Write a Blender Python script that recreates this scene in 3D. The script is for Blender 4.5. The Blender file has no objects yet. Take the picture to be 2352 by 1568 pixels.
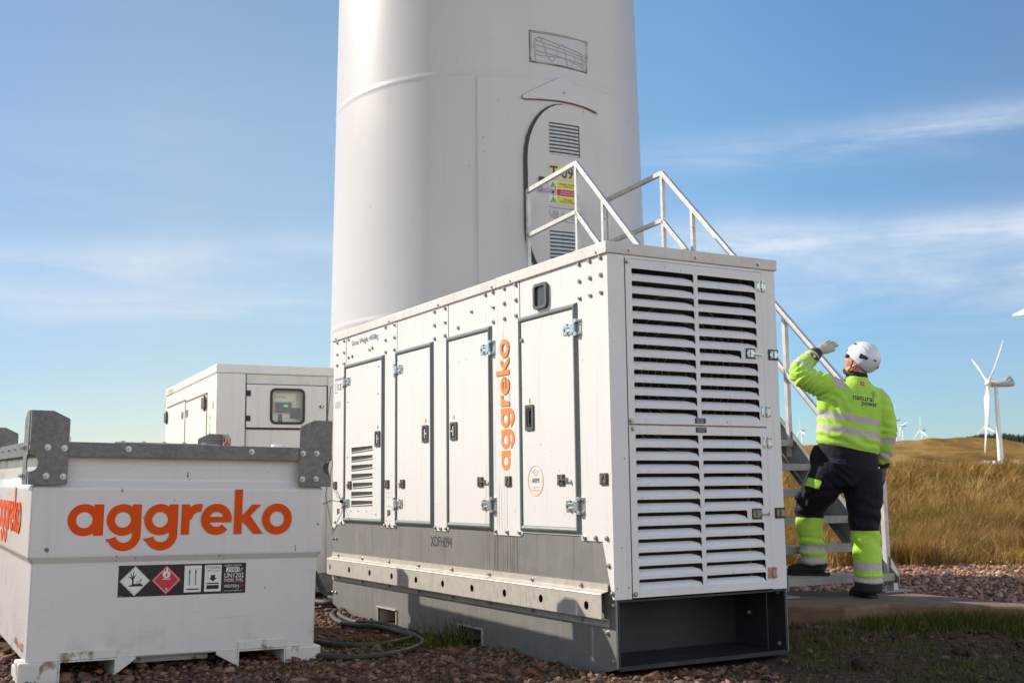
import bpy, bmesh, math, random
import numpy as np
from mathutils import Vector, Matrix, noise
from mathutils.geometry import tessellate_polygon
from mathutils.bvhtree import BVHTree
random.seed(7)
rng = np.random.default_rng(7)
R = math.radians
scene = bpy.context.scene
COL = scene.collection

# ------------------------------------------------------------------ camera
CAMH, FPX, PITCH, ROLL = 0.9783, 2609.26, 0.1291, -0.0116
cam_d = bpy.data.cameras.new('camera')
cam = bpy.data.objects.new('camera', cam_d)
COL.objects.link(cam)
cp, sp = math.cos(PITCH), math.sin(PITCH)
cr, sr = math.cos(ROLL), math.sin(ROLL)
right = Vector((cr, -sp * sr, cp * sr))
up = Vector((-sr, -sp * cr, cp * cr))
fwd = Vector((0, cp, sp))
m3 = Matrix((right, up, -fwd)).transposed()
cam.matrix_world = Matrix.Translation((0, 0, CAMH)) @ m3.to_4x4()
cam_d.sensor_width = 36
cam_d.lens = 36 * FPX / 2352
cam_d.clip_start = 0.05
cam_d.clip_end = 30000
cam_d.dof.use_dof = True
cam_d.dof.focus_distance = 7.6
cam_d.dof.aperture_fstop = 4.0
scene.camera = cam

# ------------------------------------------------------------------ light
SUNV = Vector((-0.939, 0.345, math.tan(R(34)))).normalized()
sun_d = bpy.data.lights.new('sun', 'SUN')
sun_d.energy = 3.8
sun_d.angle = R(0.5)
sun_d.color = (1.0, 0.915, 0.795)
sun = bpy.data.objects.new('sun', sun_d)
COL.objects.link(sun)
sun.rotation_euler = SUNV.to_track_quat('Z', 'Y').to_euler()

world = bpy.data.worlds.new('World')
scene.world = world
world.use_nodes = True
wt = world.node_tree
wt.nodes.clear()


def nd(t, typ, **kw):
    n = t.nodes.new(typ)
    for k, v in kw.items():
        if k.startswith('i_'):
            k = k[2:]
            n.inputs[int(k) if k.isdigit() else k.replace('_', ' ')].default_value = v
        else:
            setattr(n, k, v)
    return n


def ln(t, a, b):
    t.links.new(a, b)


def ramp(t, stops, interp='LINEAR'):
    n = t.nodes.new('ShaderNodeValToRGB')
    cr_ = n.color_ramp
    cr_.interpolation = interp
    while len(cr_.elements) > 1:
        cr_.elements.remove(cr_.elements[-1])
    cr_.elements[0].position = stops[0][0]
    cr_.elements[0].color = (*stops[0][1], 1) if not isinstance(stops[0][1], (int, float)) else (stops[0][1],) * 3 + (1,)
    for p, c in stops[1:]:
        e = cr_.elements.new(p)
        e.color = (*c, 1) if not isinstance(c, (int, float)) else (c, c, c, 1)
    return n


SKY_STRENGTH = 0.1
FILL_CLOUD_B = 10.5
# elevation offset, slope over x, width, strength, fade-in from x to x
CLOUDS = [(.2781, .0261, .0125, 1.0, .02, .22), (.262, .05, .03, .15, .05, .30), (.2244, -.0418, .0125, 1.0, .05, .22), (.2103, -.0834, .034, .6, .05, .2), (.17, -.03, .05, .35, .0, .25),
          (.2241, .0860, .0155, .60, .12, -.12), (.1809, .0641, .020, .55, .12, -.15), (.20, .05, .07, .22, .1, -.3), (.33, .12, .05, .12, -.05, -.3)]
sky = nd(wt, 'ShaderNodeTexSky', sky_type='NISHITA', sun_disc=False)
sky.sun_elevation = R(34)
sky.sun_rotation = math.atan2(SUNV.x, SUNV.y)
sky.altitude = 300
sky.air_density = 0.95
sky.dust_density = 0.35
sky.ozone_density = 3.0
tc = nd(wt, 'ShaderNodeTexCoord')
# thin cirrus bands: soft gaussians in elevation, broken up by stretched noise
sepd = nd(wt, 'ShaderNodeSeparateXYZ')
ln(wt, tc.outputs['Generated'], sepd.inputs[0])


def wmath(op, a, b=None):
    n_ = nd(wt, 'ShaderNodeMath', operation=op)
    for i_, q in enumerate((a, b)):
        if q is None: continue
        if isinstance(q, (int, float)): n_.inputs[i_].default_value = q
        else: ln(wt, q, n_.inputs[i_])
    return n_.outputs[0]


mp = nd(wt, 'ShaderNodeMapping')
mp.inputs['Rotation'].default_value = (0, R(-5), 0)
mp.inputs['Scale'].default_value = (2.2, 2.2, 15)
ln(wt, tc.outputs['Generated'], mp.inputs['Vector'])
n1 = nd(wt, 'ShaderNodeTexNoise', i_Scale=2.2, i_Detail=10, i_Roughness=0.62, i_Distortion=0.5)
ln(wt, mp.outputs[0], n1.inputs['Vector'])
r1 = ramp(wt, [(0.30, 0.1), (0.55, 0.6), (0.75, 1.0)])
ln(wt, n1.outputs['Fac'], r1.inputs[0])
n2 = nd(wt, 'ShaderNodeTexNoise', i_Scale=5.5, i_Detail=8, i_Roughness=0.6)
ln(wt, tc.outputs['Generated'], n2.inputs['Vector'])
r2 = ramp(wt, [(0.30, 0.35), (0.65, 1.0)])
ln(wt, n2.outputs['Fac'], r2.inputs[0])
wob = wmath('MULTIPLY', wmath('SUBTRACT', n1.outputs['Fac'], 0.5), 0.035)
X_, Z_ = sepd.outputs['X'], wmath('ADD', sepd.outputs['Z'], wob)
tot = None
for a0, b0, w0_, k0, xa, xb in CLOUDS:
    d0_ = wmath('DIVIDE', wmath('SUBTRACT', Z_, wmath('ADD', wmath('MULTIPLY', X_, b0), a0)), w0_)
    g0 = wmath('MULTIPLY', wmath('EXPONENT', wmath('MULTIPLY', wmath('MULTIPLY', d0_, d0_), -1.0)), k0)
    mr0 = nd(wt, 'ShaderNodeMapRange', i_1=xa, i_2=xb); ln(wt, X_, mr0.inputs[0])
    g0 = wmath('MULTIPLY', g0, mr0.outputs[0])
    tot = g0 if tot is None else wmath('ADD', tot, g0)
mCo = wmath('MINIMUM', wmath('MULTIPLY', wmath('MULTIPLY', tot, r1.outputs[0]), r2.outputs[0]), 0.75)
hsv = nd(wt, 'ShaderNodeHueSaturation', i_Saturation=1.0, i_Value=2.0)
tint = nd(wt, 'ShaderNodeMixRGB', blend_type='MULTIPLY', i_0=1.0)
tr_ = ramp(wt, [(0.0, (.66, .64, .66)), (0.12, (.74, .71, .72)), (0.3, (.92, .86, .82)), (0.5, (.92, .90, .88))])
ln(wt, sepd.outputs['Z'], tr_.inputs[0])
ln(wt, sky.outputs[0], tint.inputs[1]); ln(wt, tr_.outputs[0], tint.inputs[2])
xr = nd(wt, 'ShaderNodeMapRange', i_1=-0.5, i_2=0.5); ln(wt, sepd.outputs['X'], xr.inputs[0])
xt = ramp(wt, [(.08, (.475, .49, .485)), (.23, (.60, .57, .50)), (.40, (.625, .63, .565)), (.65, (.55, .67, .68)), (.78, (.47, .60, .65)), (.90, (.475, .56, .60))])
ln(wt, xr.outputs[0], xt.inputs[0])
tint2 = nd(wt, 'ShaderNodeMixRGB', blend_type='MULTIPLY', i_0=1.0)
ln(wt, tint.outputs[0], tint2.inputs[1]); ln(wt, xt.outputs[0], tint2.inputs[2])
ln(wt, tint2.outputs[0], hsv.inputs['Color'])
cm = nd(wt, 'ShaderNodeMixRGB')
cm.inputs[2].default_value = (5.2, 5.6, 6.1, 1)
ln(wt, mCo, cm.inputs[0])
ln(wt, hsv.outputs[0], cm.inputs[1])
# unseen bright cloud low behind the viewpoint, added to lift the shaded faces
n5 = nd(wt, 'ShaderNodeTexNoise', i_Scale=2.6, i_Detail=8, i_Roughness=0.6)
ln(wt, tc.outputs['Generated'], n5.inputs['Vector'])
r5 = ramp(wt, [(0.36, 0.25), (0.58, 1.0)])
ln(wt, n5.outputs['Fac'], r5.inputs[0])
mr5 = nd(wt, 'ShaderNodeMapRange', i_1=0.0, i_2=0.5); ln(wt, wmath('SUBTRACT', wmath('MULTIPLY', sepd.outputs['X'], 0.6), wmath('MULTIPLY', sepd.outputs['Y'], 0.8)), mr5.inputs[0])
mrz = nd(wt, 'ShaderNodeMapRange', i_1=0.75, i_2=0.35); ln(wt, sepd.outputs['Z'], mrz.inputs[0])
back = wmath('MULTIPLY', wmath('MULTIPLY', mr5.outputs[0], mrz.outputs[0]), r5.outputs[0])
cm2 = nd(wt, 'ShaderNodeMixRGB'); cm2.inputs[2].default_value = (FILL_CLOUD_B, FILL_CLOUD_B, FILL_CLOUD_B * .99, 1)
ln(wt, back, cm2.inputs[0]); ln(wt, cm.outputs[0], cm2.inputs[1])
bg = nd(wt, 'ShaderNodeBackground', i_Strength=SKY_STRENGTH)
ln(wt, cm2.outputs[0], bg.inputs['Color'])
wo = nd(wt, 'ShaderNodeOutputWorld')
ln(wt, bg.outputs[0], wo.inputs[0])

scene.view_settings.view_transform = 'Standard'
scene.view_settings.look = 'None'
scene.view_settings.exposure = 0.66
scene.view_settings.gamma = 1.0
scene.render.engine = 'CYCLES'
scene.cycles.use_denoising = True
scene.cycles.max_bounces = 6
scene.cycles.transparent_max_bounces = 12

# ------------------------------------------------------------------ helpers


def tag(o, label=None, cat=None, group=None, kind=None):
    if label: o['label'] = label
    if cat: o['category'] = cat
    if group: o['group'] = group
    if kind: o['kind'] = kind
    return o


def empty(name, label, cat, loc=(0, 0, 0), rz=0, group=None, matrix=None):
    o = bpy.data.objects.new(name, None)
    o.empty_display_size = 0.2
    COL.objects.link(o)
    if matrix is not None:
        o.matrix_world = matrix
    else:
        o.location = loc
        o.rotation_euler = (0, 0, rz)
    return tag(o, label, cat, group)


class MB:
    def __init__(s):
        s.v = []; s.f = []; s.mi = []; s.pc = []

    def add(s, vs, fs, mi=0):
        b = len(s.v); s.pc.append(b)
        s.v += [tuple(p) for p in vs]
        s.f += [tuple(i + b for i in f) for f in fs]
        s.mi += [mi] * len(fs)
        return s

    def box(s, x0, x1, y0, y1, z0, z1, mi=0):
        vs = [(x, y, z) for z in (z0, z1) for y in (y0, y1) for x in (x0, x1)]
        return s.add(vs, [(0, 2, 3, 1), (4, 5, 7, 6), (0, 1, 5, 4), (2, 6, 7, 3), (0, 4, 6, 2), (1, 3, 7, 5)], mi)

    def obox(s, p0, p1, w, h, upv=(0, 0, 1), mi=0):
        """square bar from p0 to p1"""
        p0 = Vector(p0); p1 = Vector(p1); d = (p1 - p0).normalized()
        u = Vector(upv); sx = d.cross(u).normalized(); uu = sx.cross(d).normalized()
        vs = []
        for p in (p0, p1):
            for a, b in ((-1, -1), (1, -1), (1, 1), (-1, 1)):
                vs.append(p + sx * a * w / 2 + uu * b * h / 2)
        return s.add(vs, [(0, 1, 2, 3), (7, 6, 5, 4), (0, 4, 5, 1), (1, 5, 6, 2), (2, 6, 7, 3), (3, 7, 4, 0)], mi)

    def cyl(s, p0, p1, r0, r1=None, n=12, mi=0, caps=True):
        r1 = r0 if r1 is None else r1
        p0 = Vector(p0); p1 = Vector(p1); d = (p1 - p0).normalized()
        a = d.orthogonal().normalized(); b = d.cross(a)
        vs = []
        for p, r in ((p0, r0), (p1, r1)):
            for i in range(n):
                t = 2 * math.pi * i / n
                vs.append(p + (a * math.cos(t) + b * math.sin(t)) * r)
        fs = [(i, (i + 1) % n, n + (i + 1) % n, n + i) for i in range(n)]
        if caps:
            fs += [tuple(range(n - 1, -1, -1)), tuple(range(n, 2 * n))]
        return s.add(vs, fs, mi)

    def tube(s, pts, r, n=8, mi=0):
        pts = [Vector(p) for p in pts]
        rs = r if isinstance(r, (list, tuple)) else [r] * len(pts)
        prev = None; vs = []
        for i, p in enumerate(pts):
            d = (pts[min(i + 1, len(pts) - 1)] - pts[max(i - 1, 0)]).normalized()
            a = d.orthogonal().normalized() if prev is None else (prev - d * prev.dot(d)).normalized()
            prev = a; b = d.cross(a)
            for k in range(n):
                t = 2 * math.pi * k / n
                vs.append(p + (a * math.cos(t) + b * math.sin(t)) * rs[i])
        fs = []
        for i in range(len(pts) - 1):
            for k in range(n):
                k2 = (k + 1) % n
                fs.append((i * n + k, i * n + k2, (i + 1) * n + k2, (i + 1) * n + k))
        fs += [tuple(range(n - 1, -1, -1)), tuple((len(pts) - 1) * n + k for k in range(n))]
        return s.add(vs, fs, mi)

    def build_each(s, name, mats, parent=None, **k):
        """one object per added piece"""
        starts = s.pc + [len(s.v)]
        for a, b in zip(starts[:-1], starts[1:]):
            q = MB(); q.add(s.v[a:b], [tuple(i - a for i in f) for f in s.f if a <= f[0] < b]); q.build(name, mats, parent, **k)

    def plate(s, outer, holes, fn, th, mi=0, w0=0.0):
        """2-D outline with holes, mapped by fn(u, v, w); front at w0, back at w0-th"""
        loops = [list(outer)] + [list(h) for h in holes]
        tris = tessellate_polygon([[Vector((u, v, 0)) for u, v in lp] for lp in loops])
        flat = [p for lp in loops for p in lp]
        n = len(flat)
        vs = [fn(u, v, w0) for u, v in flat] + [fn(u, v, w0 - th) for u, v in flat]
        fs = []
        for a, b, c in tris:
            A, B, Cc = flat[a], flat[b], flat[c]
            area = (B[0] - A[0]) * (Cc[1] - A[1]) - (Cc[0] - A[0]) * (B[1] - A[1])
            if abs(area) < 1e-12:
                continue
            if area < 0:
                b, c = c, b
            fs.append((a, b, c)); fs.append((a + n, c + n, b + n))
        base = 0
        for li, lp in enumerate(loops):
            k = len(lp)
            ar = sum(lp[i][0] * lp[(i + 1) % k][1] - lp[(i + 1) % k][0] * lp[i][1] for i in range(k))
            ccw = ar > 0
            if li > 0: ccw = not ccw
            for i in range(k):
                a, b = base + i, base + (i + 1) % k
                fs.append((a, a + n, b + n, b) if ccw else (a, b, b + n, a + n))
            base += k
        return s.add(vs, fs, mi)

    def build(s, name, mats, parent=None, smooth=False, bevel=0, fix=True):
        me = bpy.data.meshes.new(name)
        me.from_pydata(s.v, [], s.f)
        mats = mats if isinstance(mats, (list, tuple)) else [mats]
        for m in mats: me.materials.append(m)
        if len(mats) > 1:
            me.polygons.foreach_set('material_index', s.mi)
        if fix:
            bm = bmesh.new(); bm.from_mesh(me)
            bmesh.ops.recalc_face_normals(bm, faces=bm.faces)
            bm.to_mesh(me); bm.free()
        if smooth:
            me.polygons.foreach_set('use_smooth', [True] * len(me.polygons))
        me.update()
        o = bpy.data.objects.new(name, me)
        COL.objects.link(o)
        if parent is not None: o.parent = parent
        if bevel:
            b = o.modifiers.new('bevel', 'BEVEL'); b.width = bevel; b.segments = 2; b.limit_method = 'ANGLE'; b.angle_limit = R(40)
        return o


def dup(o, parent=None):
    c = o.copy(); COL.objects.link(c)
    c.parent = parent
    return c


def dup_tree(o, parent=None):
    c = dup(o, parent)
    for ch in list(o.children):
        dup_tree(ch, c)
    return c


def np_mesh(name, verts, faces_idx, face_sizes, mat, colors=None, smooth=False):
    """fast mesh; faces_idx flat loop vertex indices, face_sizes per face"""
    me = bpy.data.meshes.new(name)
    me.vertices.add(len(verts))
    me.vertices.foreach_set('co', np.ascontiguousarray(verts, dtype=np.float32).ravel())
    me.loops.add(len(faces_idx))
    me.loops.foreach_set('vertex_index', np.ascontiguousarray(faces_idx, dtype=np.int32))
    starts = np.concatenate([[0], np.cumsum(face_sizes)[:-1]]).astype(np.int32)
    me.polygons.add(len(face_sizes))
    me.polygons.foreach_set('loop_start', starts)
    if smooth:
        me.polygons.foreach_set('use_smooth', np.ones(len(face_sizes), dtype=bool))
    if colors is not None:
        ca = me.color_attributes.new('tint', 'FLOAT_COLOR', 'POINT')
        c4 = np.ones((len(verts), 4), dtype=np.float32); c4[:, :3] = colors
        ca.data.foreach_set('color', c4.ravel())
    me.update(calc_edges=True)
    me.validate()
    me.materials.append(mat)
    o = bpy.data.objects.new(name, me)
    COL.objects.link(o)
    return o


def rrect(x0, x1, y0, y1, r, n=4):
    out = []
    for cx, cy, a0 in ((x1 - r, y0 + r, -90), (x1 - r, y1 - r, 0), (x0 + r, y1 - r, 90), (x0 + r, y0 + r, 180)):
        for i in range(n + 1):
            a = R(a0 + 90 * i / n)
            out.append((cx + r * math.cos(a), cy + r * math.sin(a)))
    return out


def circ(cx, cy, r, n=20, ry=None):
    ry = ry or r
    return [(cx + r * math.cos(2 * math.pi * i / n), cy + ry * math.sin(2 * math.pi * i / n)) for i in range(n)]


def rect(x0, x1, y0, y1):
    return [(x0, y0), (x1, y0), (x1, y1), (x0, y1)]


# text -> 2D triangulated mesh, placed by fn(u, v, w)
def text_obj(name, s, mat, fn, u0, v0, width=None, height=None, parent=None, th=0.0008, bold=0.0, w0=0.0015, shear=0.0, center=False, spacing=1.0):
    cu = bpy.data.curves.new('txt', 'FONT')
    cu.body = s
    cu.size = 1.0
    cu.offset = bold
    cu.resolution_u = 3
    cu.space_character = spacing
    if '\n' in s or center: cu.align_x = 'CENTER'
    ob = bpy.data.objects.new('txt', cu)
    COL.objects.link(ob)
    bpy.context.view_layer.update()
    dg = bpy.context.evaluated_depsgraph_get()
    me = ob.evaluated_get(dg).to_mesh()
    vs = [(v.co.x, v.co.y) for v in me.vertices]
    fs = [tuple(p.vertices) for p in me.polygons]
    ob.evaluated_get(dg).to_mesh_clear()
    bpy.data.objects.remove(ob); bpy.data.curves.remove(cu)
    xs = [p[0] for p in vs]; ys = [p[1] for p in vs]
    mnx, mxx, mny, mxy = min(xs), max(xs), min(ys), max(ys)
    sx = width / (mxx - mnx) if width else None
    sy = height / (mxy - mny) if height else None
    sx = sx or sy; sy = sy or sx
    mb = MB()
    pts = []
    for x, y in vs:
        u = (x - mnx) * sx; v = (y - mny) * sy
        if center: u -= width / 2 if width else (mxx - mnx) * sx / 2
        pts.append(fn(u0 + u + shear * v, v0 + v, w0))
    mb.add(pts, fs)
    return mb.build(name, mat, parent, fix=False)


# ------------------------------------------------------------------ materials


def pmat(name, base, rough=0.5, metal=0.0, var=0.0, vscale=4.0, bump=0.0, bscale=60.0, spec=0.5, stain=None, coat=0.0,
         var2=None, attr=None, stretch=None, detail=6):
    m = bpy.data.materials.new(name)
    m.use_nodes = True
    t = m.node_tree
    p = t.nodes['Principled BSDF']
    p.inputs['Base Color'].default_value = (*base, 1)
    p.inputs['Roughness'].default_value = rough
    p.inputs['Metallic'].default_value = metal
    p.inputs['Specular IOR Level'].default_value = spec
    if coat: p.inputs['Coat Weight'].default_value = coat
    tcn = nd(t, 'ShaderNodeTexCoord')
    colout = None
    if attr:
        a = nd(t, 'ShaderNodeAttribute', attribute_name=attr)
        colout = a.outputs['Color']
    else:
        rgb = nd(t, 'ShaderNodeRGB'); rgb.outputs[0].default_value = (*base, 1)
        colout = rgb.outputs[0]
    if var:
        mpn = nd(t, 'ShaderNodeMapping')
        if stretch: mpn.inputs['Scale'].default_value = stretch
        ln(t, tcn.outputs['Object'], mpn.inputs[0])
        n = nd(t, 'ShaderNodeTexNoise', i_Scale=vscale, i_Detail=detail, i_Roughness=0.6)
        ln(t, mpn.outputs[0], n.inputs['Vector'])
        rr = ramp(t, [(0.3, 1 - var), (0.7, 1 + var * 0.35)])
        ln(t, n.outputs['Fac'], rr.inputs[0])
        mx = nd(t, 'ShaderNodeMixRGB', blend_type='MULTIPLY', i_0=1.0)
        ln(t, colout, mx.inputs[1]); ln(t, rr.outputs[0], mx.inputs[2])
        colout = mx.outputs[0]
        rr2 = ramp(t, [(0.3, min(1, rough * 1.25)), (0.7, rough * 0.85)])
        ln(t, n.outputs['Fac'], rr2.inputs[0]); ln(t, rr2.outputs[0], p.inputs['Roughness'])
    for st in (stain or []):
        # st: color, scale vec, noise scale, lo, hi, strength, optional (axis, a, b, c, d) window
        mpn = nd(t, 'ShaderNodeMapping'); mpn.inputs['Scale'].default_value = st['sc']
        mpn.inputs['Location'].default_value = st.get('loc', (0, 0, 0))
        ln(t, tcn.outputs['Object'], mpn.inputs[0])
        n = nd(t, 'ShaderNodeTexNoise', i_Scale=st.get('ns', 1.0), i_Detail=st.get('det', 5), i_Roughness=0.6)
        ln(t, mpn.outputs[0], n.inputs['Vector'])
        rr = ramp(t, [(st['lo'], 0.0), (st['hi'], st['k'])])
        ln(t, n.outputs['Fac'], rr.inputs[0])
        fac = rr.outputs[0]
        for (ax, a, b, c, d) in st.get('win', []):
            sp_ = nd(t, 'ShaderNodeSeparateXYZ'); ln(t, tcn.outputs['Object'], sp_.inputs[0])
            span = d - a
            mr = nd(t, 'ShaderNodeMapRange', i_1=a, i_2=d)
            ln(t, sp_.outputs[ax], mr.inputs[0])
            wr = ramp(t, [(0.0, 0.0), (max(1e-3, (b - a) / span), 1.0), (min(.999, (c - a) / span), 1.0), (1.0, 0.0)])
            ln(t, mr.outputs[0], wr.inputs[0])
            mm = nd(t, 'ShaderNodeMath', operation='MULTIPLY')
            ln(t, fac, mm.inputs[0]); ln(t, wr.outputs[0], mm.inputs[1])
            fac = mm.outputs[0]
        mx = nd(t, 'ShaderNodeMixRGB'); mx.inputs[2].default_value = (*st['col'], 1)
        ln(t, fac, mx.inputs[0]); ln(t, colout, mx.inputs[1])
        colout = mx.outputs[0]
    ln(t, colout, p.inputs['Base Color'])
    if bump:
        n = nd(t, 'ShaderNodeTexNoise', i_Scale=bscale, i_Detail=4)
        ln(t, tcn.outputs['Object'], n.inputs['Vector'])
        b = nd(t, 'ShaderNodeBump', i_Strength=bump, i_Distance=0.01)
        ln(t, n.outputs['Fac'], b.inputs['Height'])
        ln(t, b.outputs[0], p.inputs['Normal'])
    return m


def galv(name, base, rough=0.45, metal=0.35, cells=28.0, amt=0.25, stain=None):
    m = pmat(name, base, rough, metal, var=0.12, vscale=5, stain=stain)
    t = m.node_tree; p = t.nodes['Principled BSDF']
    src = p.inputs['Base Color'].links[0].from_socket
    tcn = nd(t, 'ShaderNodeTexCoord')
    nz = nd(t, 'ShaderNodeTexNoise', i_Scale=cells * .5, i_Detail=3)
    ln(t, tcn.outputs['Object'], nz.inputs['Vector'])
    mxv = nd(t, 'ShaderNodeMixRGB', i_0=0.06)
    ln(t, tcn.outputs['Object'], mxv.inputs[1]); ln(t, nz.outputs['Color'], mxv.inputs[2])
    vo = nd(t, 'ShaderNodeTexVoronoi', i_Scale=cells)
    ln(t, mxv.outputs[0], vo.inputs['Vector'])
    bw = nd(t, 'ShaderNodeSeparateColor'); ln(t, vo.outputs['Color'], bw.inputs[0])
    rr = ramp(t, [(0.0, 1 - amt), (1.0, 1 + amt)])
    ln(t, bw.outputs[0], rr.inputs[0])
    mx = nd(t, 'ShaderNodeMixRGB', blend_type='MULTIPLY', i_0=1.0)
    ln(t, src, mx.inputs[1]); ln(t, rr.outputs[0], mx.inputs[2])
    ln(t, mx.outputs[0], p.inputs['Base Color'])
    return m


BROWN = (0.16, 0.10, 0.06)
M = {}
M['gen_white'] = pmat('gen_white', (0.745, 0.725, 0.695), 0.42, var=0.05, vscale=1.5, bump=0.02, bscale=30, stain=[
    dict(col=(0.52, 0.42, 0.30), sc=(14, 14, 0.5), ns=2.0, lo=0.55, hi=0.8, k=0.3),
    dict(col=(0.40, 0.31, 0.22), sc=(55, 55, 1.3), ns=1.0, lo=0.50, hi=0.70, k=0.35, win=[(2, 1.85, 2.18, 2.28, 2.5)]),
    dict(col=(0.38, 0.30, 0.22), sc=(12, 12, 12), ns=1.0, lo=0.60, hi=0.80, k=0.4, win=[(2, 0.5, 0.60, 0.80, 1.1)]),
    dict(col=(0.16, 0.13, 0.11), sc=(26, 26, 20), ns=1.0, lo=0.745, hi=0.76, k=0.8, det=2),
    dict(col=BROWN, sc=(60, 60, 0.9), ns=1.0, lo=0.585, hi=0.66, k=0.75, win=[(1, 0.98, 1.1, 1.34, 1.42), (2, 0.6, 0.75, 2.1, 2.4)]),
])
M['gen_roof'] = pmat('gen_roof', (0.70, 0.67, 0.63), 0.5, var=0.06, vscale=2, stain=[
    dict(col=(0.42, 0.34, 0.26), sc=(3.1, 3.1, 3.1), ns=1.3, lo=0.42, hi=0.75, k=0.45),
    dict(col=(0.25, 0.2, 0.15), sc=(75, 75, 6), ns=1.0, lo=0.56, hi=0.74, k=0.4, det=8)])
M['end_white'] = pmat('end_white', (0.755, 0.745, 0.74), 0.4, var=0.04, vscale=2, bump=0.015, bscale=25, stain=[
    dict(col=(0.45, 0.38, 0.3), sc=(30, 30, 0.8), ns=1.2, lo=0.55, hi=0.8, k=0.35),
    dict(col=(0.15, 0.13, 0.12), sc=(28, 28, 19), ns=1.0, lo=0.735, hi=0.75, k=0.8, det=2)])
M['slat_white'] = pmat('slat_white', (0.80, 0.83, 0.86), 0.38, var=0.05, vscale=8, stain=[  # sky reflection on the blades put into a paler, bluer white
    dict(col=(0.2, 0.2, 0.2), sc=(45, 45, 45), ns=1.0, lo=0.70, hi=0.74, k=0.8)])
M['dark_in'] = pmat('dark_in', (0.02, 0.018, 0.017), 0.8)
M['brown_in'] = pmat('brown_in', (0.12, 0.07, 0.045), 0.7)
M['radiator'] = pmat('radiator', (0.05, 0.04, 0.032), 0.6, metal=0.3)
M['galv_base'] = galv('galv_base', (0.27, 0.265, 0.255), 0.42, 0.35, cells=9, amt=0.05, stain=[
    dict(col=(0.10, 0.085, 0.07), sc=(55, 55, 1.5), ns=1.0, lo=0.50, hi=0.60, k=0.9, win=[(1, 0.9, 1.05, 1.30, 1.5), (2, 0.42, 0.5, 0.72, 0.8)]),
    dict(col=(0.15, 0.12, 0.09), sc=(30, 30, 0.9), ns=1.0, lo=0.56, hi=0.72, k=0.55),
    dict(col=(0.42, 0.36, 0.29), sc=(6, 6, 0.8), ns=1.5, lo=0.5, hi=0.8, k=0.35)])
M['galv_rail'] = galv('galv_rail', (0.50, 0.47, 0.42), 0.5, 0.2, cells=22, amt=0.07, stain=[
    dict(col=(0.17, 0.13, 0.10), sc=(60, 60, 4), ns=1.0, lo=0.56, hi=0.7, k=0.7, win=[(1, 0.6, 0.8, 1.35, 1.7)]),
    dict(col=(0.45, 0.3, 0.2), sc=(5, 5, 30), ns=1.0, lo=0.55, hi=0.75, k=0.4)])
M['galv_dark'] = galv('galv_dark', (0.175, 0.17, 0.163), 0.42, 0.3, cells=75, amt=0.2)
M['galv_light'] = galv('galv_light', (0.55, 0.54, 0.52), 0.42, 0.3, cells=30, amt=0.12)
M['galv_stair'] = galv('galv_stair', (0.60, 0.59, 0.57), 0.4, 0.25, cells=18, amt=0.10)
M['galv_plate'] = galv('galv_plate', (0.30, 0.295, 0.28), 0.45, 0.3, cells=14, amt=0.16)
M['tread'] = galv('tread', (0.36, 0.35, 0.33), 0.5, 0.2, cells=25, amt=0.1)
M['base_dark'] = pmat('base_dark', (0.030, 0.034, 0.045), 0.45, metal=0.2, var=0.15, vscale=3, stain=[
    dict(col=(0.2, 0.13, 0.08), sc=(3, 3, 3), ns=1.5, lo=0.55, hi=0.8, k=0.3)])
M['seal'] = pmat('seal', (0.175, 0.19, 0.18), 0.36, var=0.15, vscale=6, stain=[
    dict(col=(0.3, 0.25, 0.2), sc=(12, 12, 12), ns=1, lo=0.6, hi=0.8, k=0.4)])
M['black'] = pmat('black', (0.015, 0.015, 0.016), 0.4)
M['black_matt'] = pmat('black_matt', (0.02, 0.02, 0.021), 0.85)
M['zinc'] = pmat('zinc', (0.55, 0.60, 0.60), 0.3, metal=0.75, var=0.15, vscale=30)
M['zinc_blue'] = pmat('zinc_blue', (0.50, 0.62, 0.66), 0.3, metal=0.45, var=0.2, vscale=25)
M['rust_hinge'] = pmat('rust_hinge', (0.55, 0.30, 0.18), 0.5, metal=0.2, var=0.3, vscale=30)
M['bolt'] = pmat('bolt', (0.50, 0.47, 0.43), 0.35, metal=0.8, var=0.2, vscale=60)
M['latch_metal'] = pmat('latch_metal', (0.30, 0.27, 0.22), 0.35, metal=0.6, var=0.3, vscale=40)
M['handle_grey'] = pmat('handle_grey', (0.085, 0.078, 0.07), 0.5, var=0.2, vscale=30)
M['orange'] = pmat('orange', (0.72, 0.080, 0.002), 0.55, spec=.2, var=0.05, vscale=8)
M['orange_gen'] = pmat('orange_gen', (0.83, 0.26, 0.04), 0.5, var=0.06, vscale=8, stain=[
    dict(col=(0.3, 0.16, 0.08), sc=(60, 60, 0.9), ns=1.0, lo=0.585, hi=0.66, k=0.6)])
M['navy_txt'] = pmat('navy_txt', (0.035, 0.04, 0.10), 0.5)
M['grey_txt'] = pmat('grey_txt', (0.12, 0.12, 0.12), 0.5)
M['lgrey'] = pmat('lgrey', (0.50, 0.48, 0.45), 0.5)
M['yellow'] = pmat('yellow', (0.75, 0.55, 0.06), 0.5)
M['yellow_sign'] = pmat('yellow_sign', (0.72, 0.66, 0.03), 0.45)
M['cream_sign'] = pmat('cream_sign', (0.74, 0.62, 0.30), 0.45)
M['red_sign'] = pmat('red_sign', (0.55, 0.03, 0.05), 0.45)
M['white_sign'] = pmat('white_sign', (0.75, 0.75, 0.74), 0.4)
M['placard'] = pmat('placard', (0.018, 0.014, 0.02), 0.35)
M['glass'] = pmat('glass', (0.06, 0.065, 0.055), 0.12, var=0.4, vscale=12, spec=0.7)
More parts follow.
